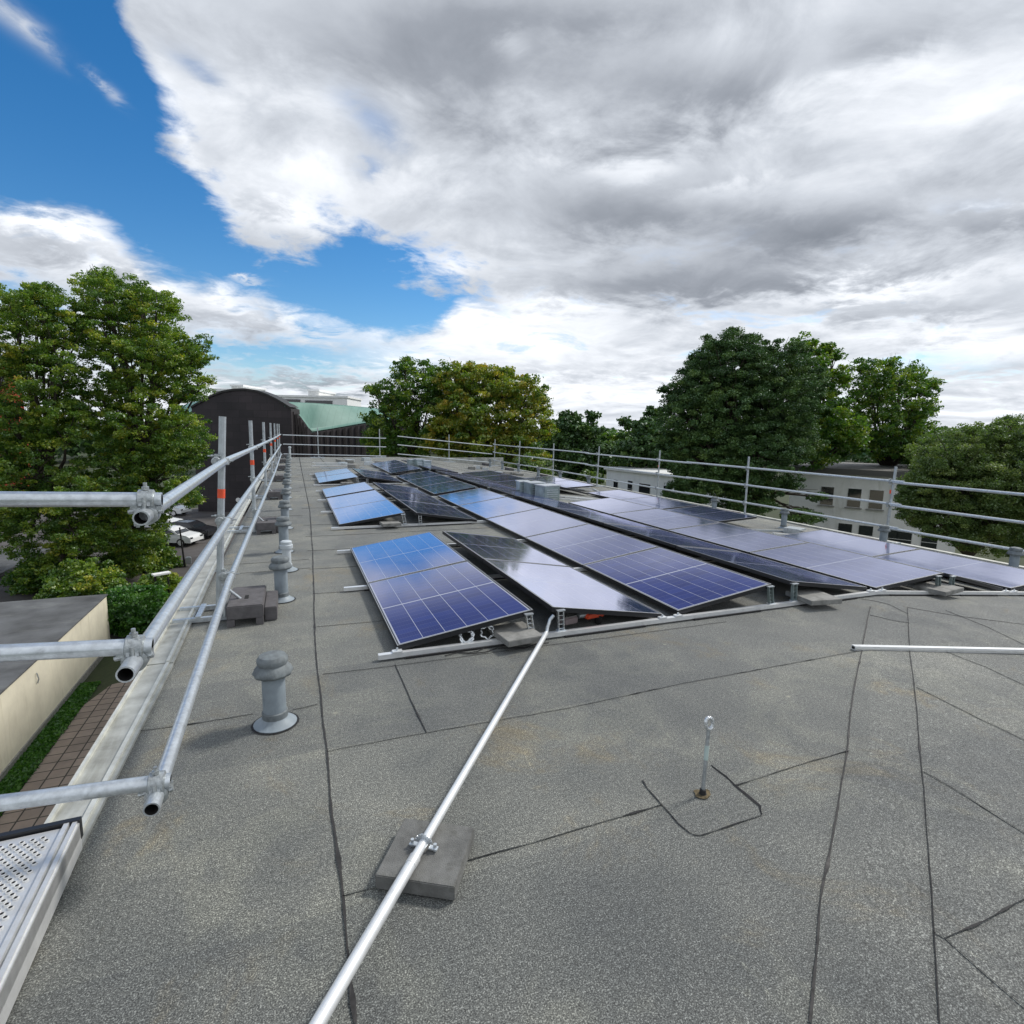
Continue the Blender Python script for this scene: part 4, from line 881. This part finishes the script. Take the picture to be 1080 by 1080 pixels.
# dark hall with arched gable and copper vault
def hall_mat():
    m_ = bpy.data.materials.new('dark_slate_cladding'); m_.use_nodes = True; n = m_.node_tree; q = NG(n); b = n.nodes['Principled BSDF']
    tc = q.new('ShaderNodeTexCoord').outputs['Object']; x, y, z_ = q.sep(tc)
    bx = q.new('ShaderNodeTexBrick'); q.put(bx.inputs['Vector'], q.comb(q.m('ADD', x, q.m('MULTIPLY', y, .3)), z_, 0.0)); bx.inputs['Scale'].default_value = 1; bx.inputs['Brick Width'].default_value = 1.3; bx.inputs['Row Height'].default_value = .8; bx.inputs['Mortar Size'].default_value = .02
    bx.inputs['Color1'].default_value = (.018, .016, .019, 1); bx.inputs['Color2'].default_value = (.032, .027, .031, 1); bx.inputs['Mortar'].default_value = (.014, .012, .013, 1)
    c = q.mix(1.0, bx.outputs[0], q.ramp(q.noise(tc, .25, 5, .6), [(.3, (.6, .6, .65)), (.7, (1.5, 1.4, 1.4))]), 'MULTIPLY')
    q.put(b.inputs['Base Color'], c); b.inputs['Roughness'].default_value = .6; return m_
def copper_mat():
    m_ = bpy.data.materials.new('green_copper_roof'); m_.use_nodes = True; n = m_.node_tree; q = NG(n); b = n.nodes['Principled BSDF']
    uv = q.new('ShaderNodeUVMap').outputs[0]; tc = q.new('ShaderNodeTexCoord').outputs['Object']
    u, v, _ = q.sep(uv)
    f = q.m('ABSOLUTE', q.m('SUBTRACT', q.m('FRACT', u), .5)); ln = q.m('GREATER_THAN', f, .455)
    c = q.ramp(q.noise(tc, .35, 5, .65), [(.3, (.095, .215, .18)), (.7, (.165, .31, .265))])
    q.put(b.inputs['Base Color'], q.mix(q.m('MULTIPLY', ln, .55), c, (.09, .20, .17))); b.inputs['Roughness'].default_value = .6; return m_
M_hall, M_copper = hall_mat(), copper_mat()
HD = 62.0
ha = thing('arched_hall', 'dark clad hall with a rounded arched gable and green copper vault roof', 'hall')
gab = [(202, 430.5), (208, 427), (214, 424), (224, 418.5), (236, 414.3), (248, 412.2), (260, 411.8), (272, 413.6), (283, 417.6), (293, 422.6), (301, 427.5), (307, 431.5)]
gp = [at(x, y, HD) for x, y in gab]
a0, b0 = gp[0], gp[-1]; ux = Vector((b0.x - a0.x, b0.y - a0.y, 0)).normalized(); bk = Vector((-ux.y, ux.x, 0))
plane = lambda p: Vector((a0.x, a0.y, 0)) + ux * (Vector((p.x, p.y, 0)) - Vector((a0.x, a0.y, 0))).dot(ux) + Vector((0, 0, p.z))
gp = [plane(p) for p in gp]
DEP = 2.5
mb = MB(); n = len(gp); fr = gp; bkp = [p + bk * DEP for p in gp]
bot = [Vector((gp[0].x, gp[0].y, GZ)), Vector((gp[-1].x, gp[-1].y, GZ))]
mb.add(fr + [bot[1], bot[0]], [tuple(range(n + 2))[::-1]])
mb.add([fr[0], bot[0], bot[0] + bk * DEP, bkp[0]], [(0, 1, 2, 3)]); mb.add([fr[-1], bot[1], bot[1] + bk * DEP, bkp[-1]], [(3, 2, 1, 0)])
mb.add(bkp + [bot[1] + bk * DEP, bot[0] + bk * DEP], [tuple(range(n + 2))])
mb.build('wall', M_hall, ha)
mb = MB()
for i in range(n - 1):
    o1, o2 = fr[i] + Vector((0, 0, .22)) - bk * .15, fr[i + 1] + Vector((0, 0, .22)) - bk * .15
    mb.add([fr[i] - bk * .15, fr[i + 1] - bk * .15, o2, o1, fr[i] + bk * DEP, fr[i + 1] + bk * DEP, o2 + bk * DEP, o1 + bk * DEP], [(0, 1, 2, 3), (3, 2, 6, 7), (0, 4, 5, 1)])
mb.build('gable_edge', mat('dark_edge_metal', (.03, .03, .03), .5, .3), ha)
def surf(name, T, B, dT, dB, parent, mats, nu=40, thick=.35, seam=18):
    """ruled roof sheet between a top and a lower edge, both given as outlines at their own distances"""
    def samp(L, t):
        d_ = [0]; 
        for a, b in zip(L[:-1], L[1:]): d_.append(d_[-1] + math.hypot(b[0] - a[0], b[1] - a[1]))
        s_ = t * d_[-1]; xs_ = [l[0] for l in L]; ys_ = [l[1] for l in L]; return np.interp(s_, d_, xs_), np.interp(s_, d_, ys_)
    me = bpy.data.meshes.new(name); vs = []; nv = 10
    for i in range(nu + 1):
        t_ = i / nu; a = at(*samp(T, t_), dT[0] + (dT[1] - dT[0]) * t_); b = at(*samp(B, t_), dB[0] + (dB[1] - dB[0]) * t_)
        for j in range(nv + 1):
            k_ = j / nv; p = a.lerp(b, k_); p.z += .35 * math.sin(math.pi * k_) * min(1, t_ * 3); vs.append(p)
    m1 = len(vs); vs += [v - Vector((0, 0, thick)) for v in vs]
    fs = []; W_ = nv + 1
    for i in range(nu):
        for j in range(nv):
            q = (i * W_ + j, i * W_ + j + 1, (i + 1) * W_ + j + 1, (i + 1) * W_ + j); fs.append(q); fs.append(tuple(m1 + x for x in q[::-1]))
    for j in range(nv):
        for i in (0, nu): fs.append((i * W_ + j, i * W_ + j + 1, m1 + i * W_ + j + 1, m1 + i * W_ + j))
    for i in range(nu):
        for j in (0, nv): fs.append((i * W_ + j, (i + 1) * W_ + j, m1 + (i + 1) * W_ + j, m1 + i * W_ + j))
    me.from_pydata(vs, [], fs); uvl = me.uv_layers.new(name='UVMap'); u = []
    for l in me.loops: i_ = (l.vertex_index % m1); u += [(i_ // W_) / nu * seam, (i_ % W_) / nv]
    uvl.data.foreach_set('uv', u)
    for p in me.polygons: p.use_smooth = True
    return link(name, me, parent, mats)
surf('vault_roof', [(299, 423.5), (330, 425), (360, 427), (392, 430), (430, 434)], [(300, 425.5), (308, 430.5), (315, 437), (322, 446.5), (327.5, 455.5), (350, 452), (390, 445), (430, 440)], (HD + 1, HD + 24), (HD - .2, HD + 18), ha, [M_copper])
surf('rear_roof', [(180, 432), (200, 425), (222, 420)], [(180, 440), (196, 437), (212, 428)], (HD + 24, HD + 20), (HD + 8, HD + 5), ha, [M_copper], seam=8)
# recessed side wall of dark boards that follows the lower edge of the vault
M_pier = mat('brown_pier', (.050, .042, .042), .8)
EV = [(307, 431.5), (311, 434), (315, 438), (322, 447.5), (327.5, 456), (350, 452.5), (390, 445.5), (430, 440.5)]
def ev(px): return float(np.interp(px, [e[0] for e in EV], [e[1] for e in EV]))
def evd(px): return HD + .3 + 18 * max(0, px - 307) / 123
mb = MB(); pxs = list(np.linspace(307, 430, 60)); vt = [at(x, ev(x) + 0.5, evd(x) + .25) for x in pxs]; vb = [Vector((v.x, v.y, GZ)) for v in vt]
mb.add(vt + vb, [(i, len(vt) + i, len(vt) + i + 1, i + 1) for i in range(len(vt) - 1)])
off = Vector((bk.x, bk.y, 0)) * .4; mb.add([v + off for v in vt + vb], [(i, i + 1, len(vt) + i + 1, len(vt) + i) for i in range(len(vt) - 1)])
mb.build('side_wall', M_hall, ha)
for k, px in enumerate([309, 312.5, 316, 319.5, 323] + list(np.arange(331, 424, 6.5))):
    v = at(px, ev(px) + 1.5, evd(px)); MB().box((v.x, v.y, (v.z + GZ) / 2), (.22, .22, v.z - GZ)).build('pier', M_pier, ha)
for px, py in ((244.5, 529), (244.5, 536)):
    pp = plane(at(px, py, HD)) - bk * .12; setp(MB().tube([pp, pp + bk * .1], .25, 14).build('wall_lamp', M_white, ha))
# skyline buildings
def skyline(name, lab, px0, px1, ytop, ybot, dep, m_, wins=None, roof_t=.5):
    p0, p1 = at(px0, ytop, dep), at(px1, ytop, dep)
    t, a, ux_, L = block(name, lab, 'building', p0, p1, 14 if m_ is not M_red_bld else 1.5, p0.z, m_, M_white if m_ is not M_red_bld else M_felt, .3, roof_t=roof_t)
    if wins:
        for (u0, u1, z0_, z1_) in wins:
            f = MB().box(a + ux_ * L * (u0 + u1) / 2 + Vector((0, 0, p0.z + (z0_ + z1_) / 2)) - Vector((-ux_.y, ux_.x, 0)) * .05, (L * (u1 - u0), .2, z1_ - z0_), rot=Matrix((ux_, Vector((-ux_.y, ux_.x, 0)), Vector((0, 0, 1)))).transposed()).build('window', M_window, t)
    return t, a, ux_, L
skyline('office_building', 'long pale flat roofed building on the skyline beyond the dark hall', 236, 366, 417.5, 430, 150, M_white, [(.02, .07, -3, -.8), (.47, .62, -2.6, -.6), (.66, .88, -2.8, -.8)])
skyline('rooftop_block', 'small pale rooftop block, nearer the copper roof, on the skyline building', 325, 336, 412.5, 418, 152, M_beige)
skyline('rooftop_block', 'small pale rooftop block above the peak of the arched gable', 244, 256, 407.5, 418, 152, M_beige)
skyline('office_building', 'low grey building with dark window band, left of the arched gable top', 224, 246, 412.5, 430, 110, M_beige, [(.1, .9, -2.2, -.6)])
skyline('red_house', 'red fronted house glimpsed through the big tree on the gutter side', -16, 9, 378, 430, 70, M_red_bld, [(.2, .45, -3.2, -1.6), (.6, .85, -3.2, -1.6)])
# right: grey-beige two storey house and white house
pA, pB = at(835, 496, 47), at(1018, 502, 40)
ztp = pA.z - .1
t, a, ux_, L = block('apartment_house', 'grey beige two storey house with dark windows and flat roof beyond the far eave', 'house', pA, pB, 12, ztp, M_beige, mat('dark_verge', (.09, .09, .085), .6), .35, roof_t=.45)
def u_of(px):
    d_ = ray(px, 520); n2 = Vector((-ux_.y, ux_.x, 0)); tt = (a - Vector((0, 0, 0))).dot(n2) / Vector((d_.x, d_.y, 0)).dot(n2); return (Vector((d_.x, d_.y, 0)) * tt - a).dot(ux_)
rows = []
for px in (866, 894.5, 917.5): rows.append((u_of(px), -2.55))
windows(t, a + Vector((0, 0, ztp)), ux_, rows, .90, 1.45)
windows(t, a + Vector((0, 0, ztp)), ux_, [(u_of(px), -5.2) for px in (888, 910, 936, 951, 978)], .95, 1.25)
MB().tube([a + ux_ * u_of(941) + Vector((ux_.y, -ux_.x, 0)) * .1 + Vector((0, 0, ztp)), a + ux_ * u_of(941) + Vector((ux_.y, -ux_.x, 0)) * .1 + Vector((0, 0, GZ))], .06, 8).build('downpipe', M_coupler, t)
pA, pB = at(640, 495, 60), at(712, 500, 51); ztp = pA.z
t, a, ux_, L = block('white_house', 'white house with dark window openings low beyond the eave, under the dark tree', 'house', pA, pB, 9, ztp, M_white, M_beige, .25, roof_t=.25)
windows(t, a + Vector((0, 0, ztp)), ux_, [(u_of(647), -2.3), (u_of(662), -2.2)], .7, 1.3); windows(t, a + Vector((0, 0, ztp)), ux_, [(u_of(674), -2.5)], 1.6, 1.5); windows(t, a + Vector((0, 0, ztp)), ux_, [(u_of(700), -2.3)], 1.0, 1.4)
# small sign board and post near the hedge
q = on_z(188, 655, GZ); q = at(172, 630, 31)
t = thing('sign_board', 'small white board on two short posts beside the hedge and path', 'sign', (q.x, q.y, GZ), .5)
hz = at(172, 604, 31).z - GZ
MB().box((0, 0, hz), (.85, .4, .09)).build('board', M_white, t)
for s_ in (-1, 1): MB().tube([(s_ * .32, 0, 0), (s_ * .32, 0, hz)], .05, 8).build('post', M_dark, t)
q = on_z(195, 598, GZ); zt_ = at(188, 555, q.y * .93 if False else (q - CAM).dot(_fw)).z
t = thing('bollard_post', 'thin dark post standing at the edge of the parking area', 'post', q)  # plain bollard post, carries no lamp
MB().tube([(0, 0, 0), (-.15, 0, zt_ - GZ)], [.07, .045], 8).build('pole', M_dark, t); MB().box((.25, 0, .45), (.35, .3, .5)).build('base_box', M_coupler, t, bevel=.05)

# ------------------------------------------------------------------ cars
def car(loc, rz, paint, lab):
    t = thing('parked_car', lab, 'car', loc, rz, 'cars parked below the trees')
    prof = [(-2.2, .35), (-2.22, .72), (-2.05, .92), (-1.75, 1.02), (-1.35, 1.38), (-.6, 1.47), (.3, 1.44), (.75, 1.25), (1.1, 1.0), (1.9, .86), (2.2, .68), (2.22, .35)]
    def shell(prof, wd, inset_from=1.0, ins=.16):
        mb = MB(); n = len(prof); vs = []
        for s_ in (-1, 1):
            for x, z_ in prof: vs.append((x, s_ * (wd - (ins * max(0, (z_ - .9)) / .5)), z_))
        fs = [tuple(range(n)), tuple(range(n, 2 * n))[::-1]] + [(i, n + i, n + (i + 1) % n, (i + 1) % n)[::-1] for i in range(n)]
        mb.add(vs, fs, False); return mb
    shell(prof, .88).build('body', paint, t, bevel=.03)
    for s_ in (-1, 1):
        mb = MB(); y_ = lambda z_: s_ * (.886 - .16 * max(0, z_ - .9) / .5)
        for q in (((-1.55, 1.0), (-1.22, 1.33), (-.55, 1.38), (-.5, 1.0)), ((-.42, 1.0), (-.47, 1.38), (.25, 1.36), (.62, 1.22), (.9, 1.0))): mb.add([(x, y_(z_) + s_ * .004, z_) for x, z_ in q], [tuple(range(len(q)))])
        mb.build('side_window', M_window, t)
    mb = MB(); mb.add([(.80, -.72, 1.24), (.80, .72, 1.24), (1.10, .82, 1.015), (1.10, -.82, 1.015)], [(0, 1, 2, 3)]); mb.v = [(x + .012, y, z_ + .012) for x, y, z_ in mb.v]; mb.build('windscreen', M_window, t)
    mb = MB(); mb.add([(-1.42, -.72, 1.34), (-1.42, .72, 1.34), (-1.74, .82, 1.04), (-1.74, -.82, 1.04)], [(0, 1, 2, 3)]); mb.v = [(x - .012, y, z_ + .012) for x, y, z_ in mb.v]; mb.build('rear_window', M_window, t)
    for x in (-1.35, 1.38):
        for s_ in (-1, 1):
            wh = MB().tube([(x, s_ * .70, .33), (x, s_ * .90, .33)], .33, 20).build('wheel', M_dark, t)
            MB().tube([(x, s_ * .895, .33), (x, s_ * .912, .33)], .22, 16).build('rim', M_alu, wh)
    for s_ in (-1, 1):
        MB().box((2.17, s_ * .66, .70), (.10, .30, .12)).build('headlight', M_window, t); MB().box((-2.19, s_ * .7, .80), (.08, .26, .14)).build('tail_light', M_red, t)
carA = [((200, 569), -25, M_paint_k, 'black estate car with pale roof rails parked beyond the white car'), ((181, 576), -25, M_paint_w, 'white car parked half under the tree, nearest to the roof'), ((166, 560), -25, M_paint_w, 'white car mostly hidden behind foliage, left of the black car'), ((176, 545), -25, M_paint_w, 'farthest white car behind the black car under the branches')]
for (px, py), a_, pm, lab in carA:
    q = on_z(px, py - 2, GZ + .02); car((q.x, q.y, GZ + .02), R(a_), pm, lab)

# ------------------------------------------------------------------ vegetation
rng = np.random.default_rng(11)
def leaf_mesh(name, centers, size, tone, up_bias=0.3, aspect=1.5):
    n = len(centers)
    nrm = rng.normal(size=(n, 3)); nrm[:, 2] = np.abs(nrm[:, 2]) + up_bias; nrm /= np.linalg.norm(nrm, axis=1, keepdims=True)
    t = rng.normal(size=(n, 3)); t -= nrm * (t * nrm).sum(1, keepdims=True); t /= np.linalg.norm(t, axis=1, keepdims=True); b = np.cross(nrm, t)
    s = (size * rng.uniform(.6, 1.35, n))[:, None]
    a = t * s * aspect * .5; c = b * s * .5
    fold = nrm * s * .18
    v = np.stack([centers - a, centers + c * .9 + fold, centers + a, centers - c * .9 + fold], 1).reshape(-1, 3)
    me = bpy.data.meshes.new(name); me.vertices.add(4 * n); me.vertices.foreach_set('co', v.ravel().astype(np.float32))
    me.loops.add(4 * n); me.loops.foreach_set('vertex_index', np.arange(4 * n, dtype=np.int32))
    me.polygons.add(n); me.polygons.foreach_set('loop_start', np.arange(0, 4 * n, 4, dtype=np.int32))
    at_ = me.attributes.new('tone', 'FLOAT', 'POINT'); at_.data.foreach_set('value', np.repeat(tone, 4).astype(np.float32))
    me.update(calc_edges=True); return me
def tree(name, lab, lobes, dep, base_px, material, leaf_px=3.0, clump=.75, dens=1.0, trunk_r=.30, group=None, dz_=1.0, limb=True, ground=GZ, droop=0.0, hole=0.25):
    """lobes: (px, py, radius_px, [vertical factor]) seen from the roof at distance dep, spread in depth"""
    k_ = dep / F_PX
    base = at(base_px, 450, dep); base.z = ground
    t = thing(name, lab, 'tree', base, 0, group)
    cs, tones = [], []; L = []
    lobes = [l_ for lb in lobes for l_ in ([lb] if lb[2] < 18 else [(lb[0], lb[1], lb[2], lb[3] if len(lb) > 3 else .85, (lb[4] if len(lb) > 4 else 0) - .35), (lb[0] + rng.uniform(-.15, .15) * lb[2], lb[1] + rng.uniform(-.1, .2) * lb[2], lb[2] * .9, lb[3] if len(lb) > 3 else .85, (lb[4] if len(lb) > 4 else 0) + .45)])]
    for lb in lobes:
        px, py, r = lb[:3]; vf = lb[3] if len(lb) > 3 else .85; off = lb[4] if len(lb) > 4 else rng.uniform(-.5, .5) * dz_
        c = at(px, py, dep + off * r * k_ * 2.0) ; R_ = r * k_
        L.append((c, R_, vf))
        ncl = int(5.2 * (R_ / clump) ** 2 * dens) + 4
        u = rng.normal(size=(ncl, 3)); u /= np.linalg.norm(u, axis=1, keepdims=True)
        rad = R_ * (rng.uniform(.15, 1.0, ncl) ** .45) * .93
        cc = np.array(c) + u * rad[:, None] * np.array([1, 1, vf])
        keep = rng.uniform(size=ncl) > hole * .5; cc = cc[keep]; uu_ = u[keep]
        for q, uq in zip(cc, uu_):
            rc = clump * rng.uniform(.55, 1.25); m_ = int(rng.uniform(.6, 1.3) * 62 * dens * (clump / (leaf_px * k_)) ** 2 / 9)
            w_ = rng.normal(size=(m_, 3)); w_ /= np.linalg.norm(w_, axis=1, keepdims=True); w_ *= (rng.uniform(.05, 1, m_) ** .5)[:, None] * rc
            w_[:, 2] *= .55; w_[:, 2] -= droop * np.abs(w_[:, 0])
            cs.append(q + w_); tones.append(np.clip(rng.normal(.5, .16) + rng.normal(0, .10, m_), 0, 1))
    cs = np.concatenate(cs); tones = np.concatenate(tones)
    me = leaf_mesh('crown', cs - np.array(base), leaf_px * k_, tones)
    link('crown', me, t, [material])
    # trunk with limbs reaching into the lobes
    mb = MB(); top = max(L, key=lambda q: q[0].z)[0]; cz = sum((q[0] for q in L), Vector()) / len(L)
    fork = base.lerp(Vector((cz.x, cz.y, cz.z)), .55); z0 = Vector((0, 0, 0))
    mb.tube([z0, (fork - base) * .5 + Vector((.1, .05, 0)), fork - base], [trunk_r * 1.25, trunk_r, trunk_r * .8], 12)
    if limb:
        for c, R_, vf in L:
            m1 = fork.lerp(c, .5) + Vector((rng.uniform(-.4, .4), rng.uniform(-.4, .4), rng.uniform(0, .5)))
            mb.tube([fork - base, m1 - base, c - base], [trunk_r * .55, trunk_r * .3, trunk_r * .12], 8)
            for _ in range(5):
                d_ = Vector(rng.normal(size=3)); d_.z = abs(d_.z) * .7; d_.normalize(); e_ = c + d_ * R_ * .85; s_ = m1.lerp(c, rng.uniform(.1, .9))
                mb.tube([s_ - base, s_.lerp(e_, .5) + Vector((0, 0, .15)) - base, e_ - base], [trunk_r * .16, trunk_r * .09, trunk_r * .03], 5)
    mb.build('trunk', M_bark, t)
    return t
# big maple pair at the left
tree('maple_tree', 'tall broad green maple tree, its crown touching the arched hall gable', [(120, 318, 42, .8), (165, 330, 30), (200, 372, 26, .9), (176, 372, 40), (140, 385, 48), (196, 410, 26, .7), (190, 455, 34), (150, 450, 52), (105, 430, 40), (110, 350, 42, .8), (165, 510, 38), (125, 500, 45), (205, 480, 18), (150, 550, 36), (105, 560, 44), (110, 300, 22, .7), (198, 520, 18, .8), (216, 400, 10, .6), (150, 310, 16, .6), (140, 590, 24)], 36, 128, ML_green, 1.6, .40, .72, .30, hole=.72)
tree('maple_tree', 'tall green maple tree, half cut off, before the red house', [(40, 325, 34, .8), (70, 345, 34, .8), (20, 360, 40), (55, 395, 42), (-20, 400, 50), (20, 450, 40), (70, 450, 36), (25, 505, 48), (75, 520, 40), (-20, 520, 60), (45, 310, 22, .6), (10, 320, 24, .7), (14, 445, 26, .8, -.3), (8, 480, 24, .8, -.3), (35, 560, 40), (80, 565, 30)], 33, 55, ML_green, 1.6, .38, .68, .26, hole=.8)
# hedge and shrubs behind the garage
def shrub(name, lab, px, py, r, dep, material, vf=.8, cat='hedge', leaf=2.1, dens=1.0, clump=.35, ground=GZ):
    t = tree(name, lab, [(px, py, r, vf, 0), (px - r * .6, py + r * .25, r * .7, vf, .1), (px + r * .55, py + r * .3, r * .65, vf, -.1)], dep, px, material, leaf, clump, dens, .06, None, 0, True, ground); t['category'] = cat; return t
shrub('leafy_hedge', 'bright green overgrown hedge at the far end of the cream garage', 140, 642, 33, 27, ML_hedge)
shrub('leafy_hedge', 'dark green hedge stretch behind the garage roof, under the maples', 90, 615, 34, 31, ML_green)
shrub('leafy_hedge', 'hedge stretch between the first garage and the second one', 50, 605, 30, 33, ML_mid)
shrub('leafy_hedge', 'low hedge end beside the white sign board', 168, 622, 24, 32, ML_green)
shrub('bush', 'dark bush under the maple beside the parked cars', 150, 590, 34, 40, ML_mid, cat='bush')
# trees beyond the rear edge
G3 = 'trees beyond the rear roof edge'
tree('ash_tree', 'green ash tree left of the autumn one, its crown behind the rear guard rail', [(428, 396, 20, .8), (408, 418, 22, .8), (440, 415, 28), (412, 440, 26), (450, 445, 34), (402, 465, 24), (447, 388, 12), (427, 380, 8, .6), (458, 398, 20), (430, 470, 30), (393, 440, 12, .7), (394, 410, 8, .6), (470, 420, 24)], 46, 432, ML_mid, 1.9, .5, .62, .24, G3, hole=.55)
tree('autumn_tree', 'broad tree with leaves turning orange and brown beyond the rear guard rail', [(478, 398, 24, .8), (500, 404, 26), (530, 408, 26), (556, 418, 26), (480, 430, 32), (515, 438, 38), (560, 445, 28), (500, 470, 38), (545, 475, 34), (470, 462, 30), (578, 455, 14), (490, 388, 12, .7), (525, 393, 11, .7), (555, 401, 10, .7), (510, 388, 6, .6), (572, 425, 14), (540, 395, 8)], 44, 515, ML_autumn, 1.9, .5, .70, .26, G3, hole=.35)
tree('dark_tree', 'dark green tree between the autumn tree and the white house', [(600, 455, 22), (620, 462, 20), (590, 475, 24), (610, 490, 28), (632, 480, 18), (622, 440, 8), (600, 442, 12)], 70, 608, ML_dark, 2.6, .8, 1.0, .3, G3, hole=.2)
tree('small_tree', 'light green tree peeking over the dark ones, above the white house', [(650, 470, 18), (668, 462, 16), (645, 485, 20), (640, 458, 8)], 80, 655, ML_mid, 2.6, .8, 1.0, .25, G3)
tree('dark_tree', 'dark tree just left of the great black pine', [(686, 455, 20), (672, 475, 26), (700, 480, 26), (690, 440, 12), (660, 445, 8, .9), (690, 432, 8)], 62, 684, ML_dark, 2.6, .7, 1.0, .25, G3, hole=.3)
shrub('bush', 'yellow green bush peeking over the eave below the autumn tree', 560, 497, 22, 38, ML_olive, cat='bush', ground=GZ)
shrub('bush', 'small yellow green bush at the corner of the white house', 622, 505, 12, 44, ML_olive, cat='bush')
# right-hand group
tree('pine_tree', 'huge dark pine tree towering beyond the far eave', [(775, 385, 42, .85), (740, 405, 34), (815, 385, 36, .85), (730, 440, 38), (775, 430, 48), (820, 425, 44), (850, 400, 26), (745, 480, 40), (800, 480, 48), (760, 368, 20, .7), (790, 358, 16, .6), (718, 420, 20), (712, 470, 22), (835, 460, 34), (790, 520, 34), (845, 375, 16), (740, 378, 12), (835, 510, 16, .5, -.8), (846, 545, 20, .35, -.8), (860, 524, 10, .4, -.8), (775, 550, 30), (738, 512, 26, .8, -.2), (725, 500, 18, .8, -.2), (700, 408, 6, .8), (722, 392, 7, .8), (748, 358, 7, .8), (772, 350, 8, .7), (715, 520, 16, .8, -.2)], 38, 790, ML_dark, 1.35, .40, .85, .30, hole=.35)
tree('lime_tree', 'green leafy tree right behind the huge dark pine', [(850, 385, 26), (868, 400, 24, .8), (860, 430, 34), (880, 452, 32), (850, 470, 32), (880, 375, 8, .7), (845, 362, 14, .6), (868, 368, 12, .6), (895, 465, 22)], 46, 866, ML_mid, 2.2, .55, .8, .3, hole=.3)
tree('lime_tree', 'tall green tree with open crown right of the pine, before bright sky', [(925, 392, 22, .7), (950, 395, 24, .7), (975, 408, 18, .7), (915, 410, 20), (945, 425, 32), (970, 435, 22, .8), (920, 445, 30), (955, 458, 30), (905, 385, 12, .6), (940, 382, 12, .5), (985, 405, 10, .5), (900, 430, 16), (932, 470, 22), (905, 458, 22), (985, 465, 22), (965, 475, 20), (895, 440, 16)], 50, 940, ML_mid, 1.9, .5, .62, .24, hole=.6)
tree('willow_tree', 'olive green fine leaved tree closest to the eave at the edge of view', [(1000, 480, 34), (1040, 465, 32, .7), (1075, 462, 34, .7), (1020, 510, 44), (1060, 520, 50), (975, 520, 26), (1000, 545, 34), (1090, 510, 60), (1030, 455, 12, .5), (1065, 445, 12, .4), (985, 500, 22), (972, 512, 22, .8), (962, 530, 16, .8), (1050, 560, 40), (970, 540, 20), (1120, 470, 40)], 25, 1050, ML_olive, 1.4, .30, .76, .2, droop=.25, hole=.35)
tree('lime_tree', 'dull green tree standing between the beige house and the tall open crowned tree', [(985, 475, 26), (1010, 470, 26), (1000, 500, 30), (985, 495, 20)], 44, 990, ML_olive, 2.2, .55, .8, .25)
# grass verge at the garage wall and distant woodland
n = 30000
X = GX + .05 + rng.uniform(0, 1, n) * (.52 + .12 * np.sin(rng.uniform(0, 30, n))); Y = rng.uniform(-2, 24.5, n) 
cs = np.stack([X, Y, GZ + rng.uniform(.01, .10, n)], 1)
me = leaf_mesh('grass', cs, .075, rng.uniform(.2, .8, n), 0.0, 1.8); setp(link('grass', me, None, [ML_hedge]), 'strip of green grass at the foot of the cream garage wall', 'grass', kind='stuff')
far = []
for k in range(150):
    az_ = R(-75 + 150 * k / 149) - YAW; dist = rng.uniform(170, 260); c = np.array([math.sin(az_) * dist, math.cos(az_) * dist, rng.uniform(-4, -1.5)]); r_ = rng.uniform(5, 7.5)
    u = rng.normal(size=(420, 3)); u /= np.linalg.norm(u, axis=1, keepdims=True); far.append(c + u * r_ * np.array([1.5, 1.5, .75]) * rng.uniform(.6, 1, (420, 1)))
far = np.concatenate(far); me = leaf_mesh('woodland', far, 1.3, rng.uniform(.2, .7, len(far)), 0.2, 1.2)
setp(link('woodland', me, None, [ML_dark]), 'distant dark line of trees along the horizon', 'woodland', kind='stuff')
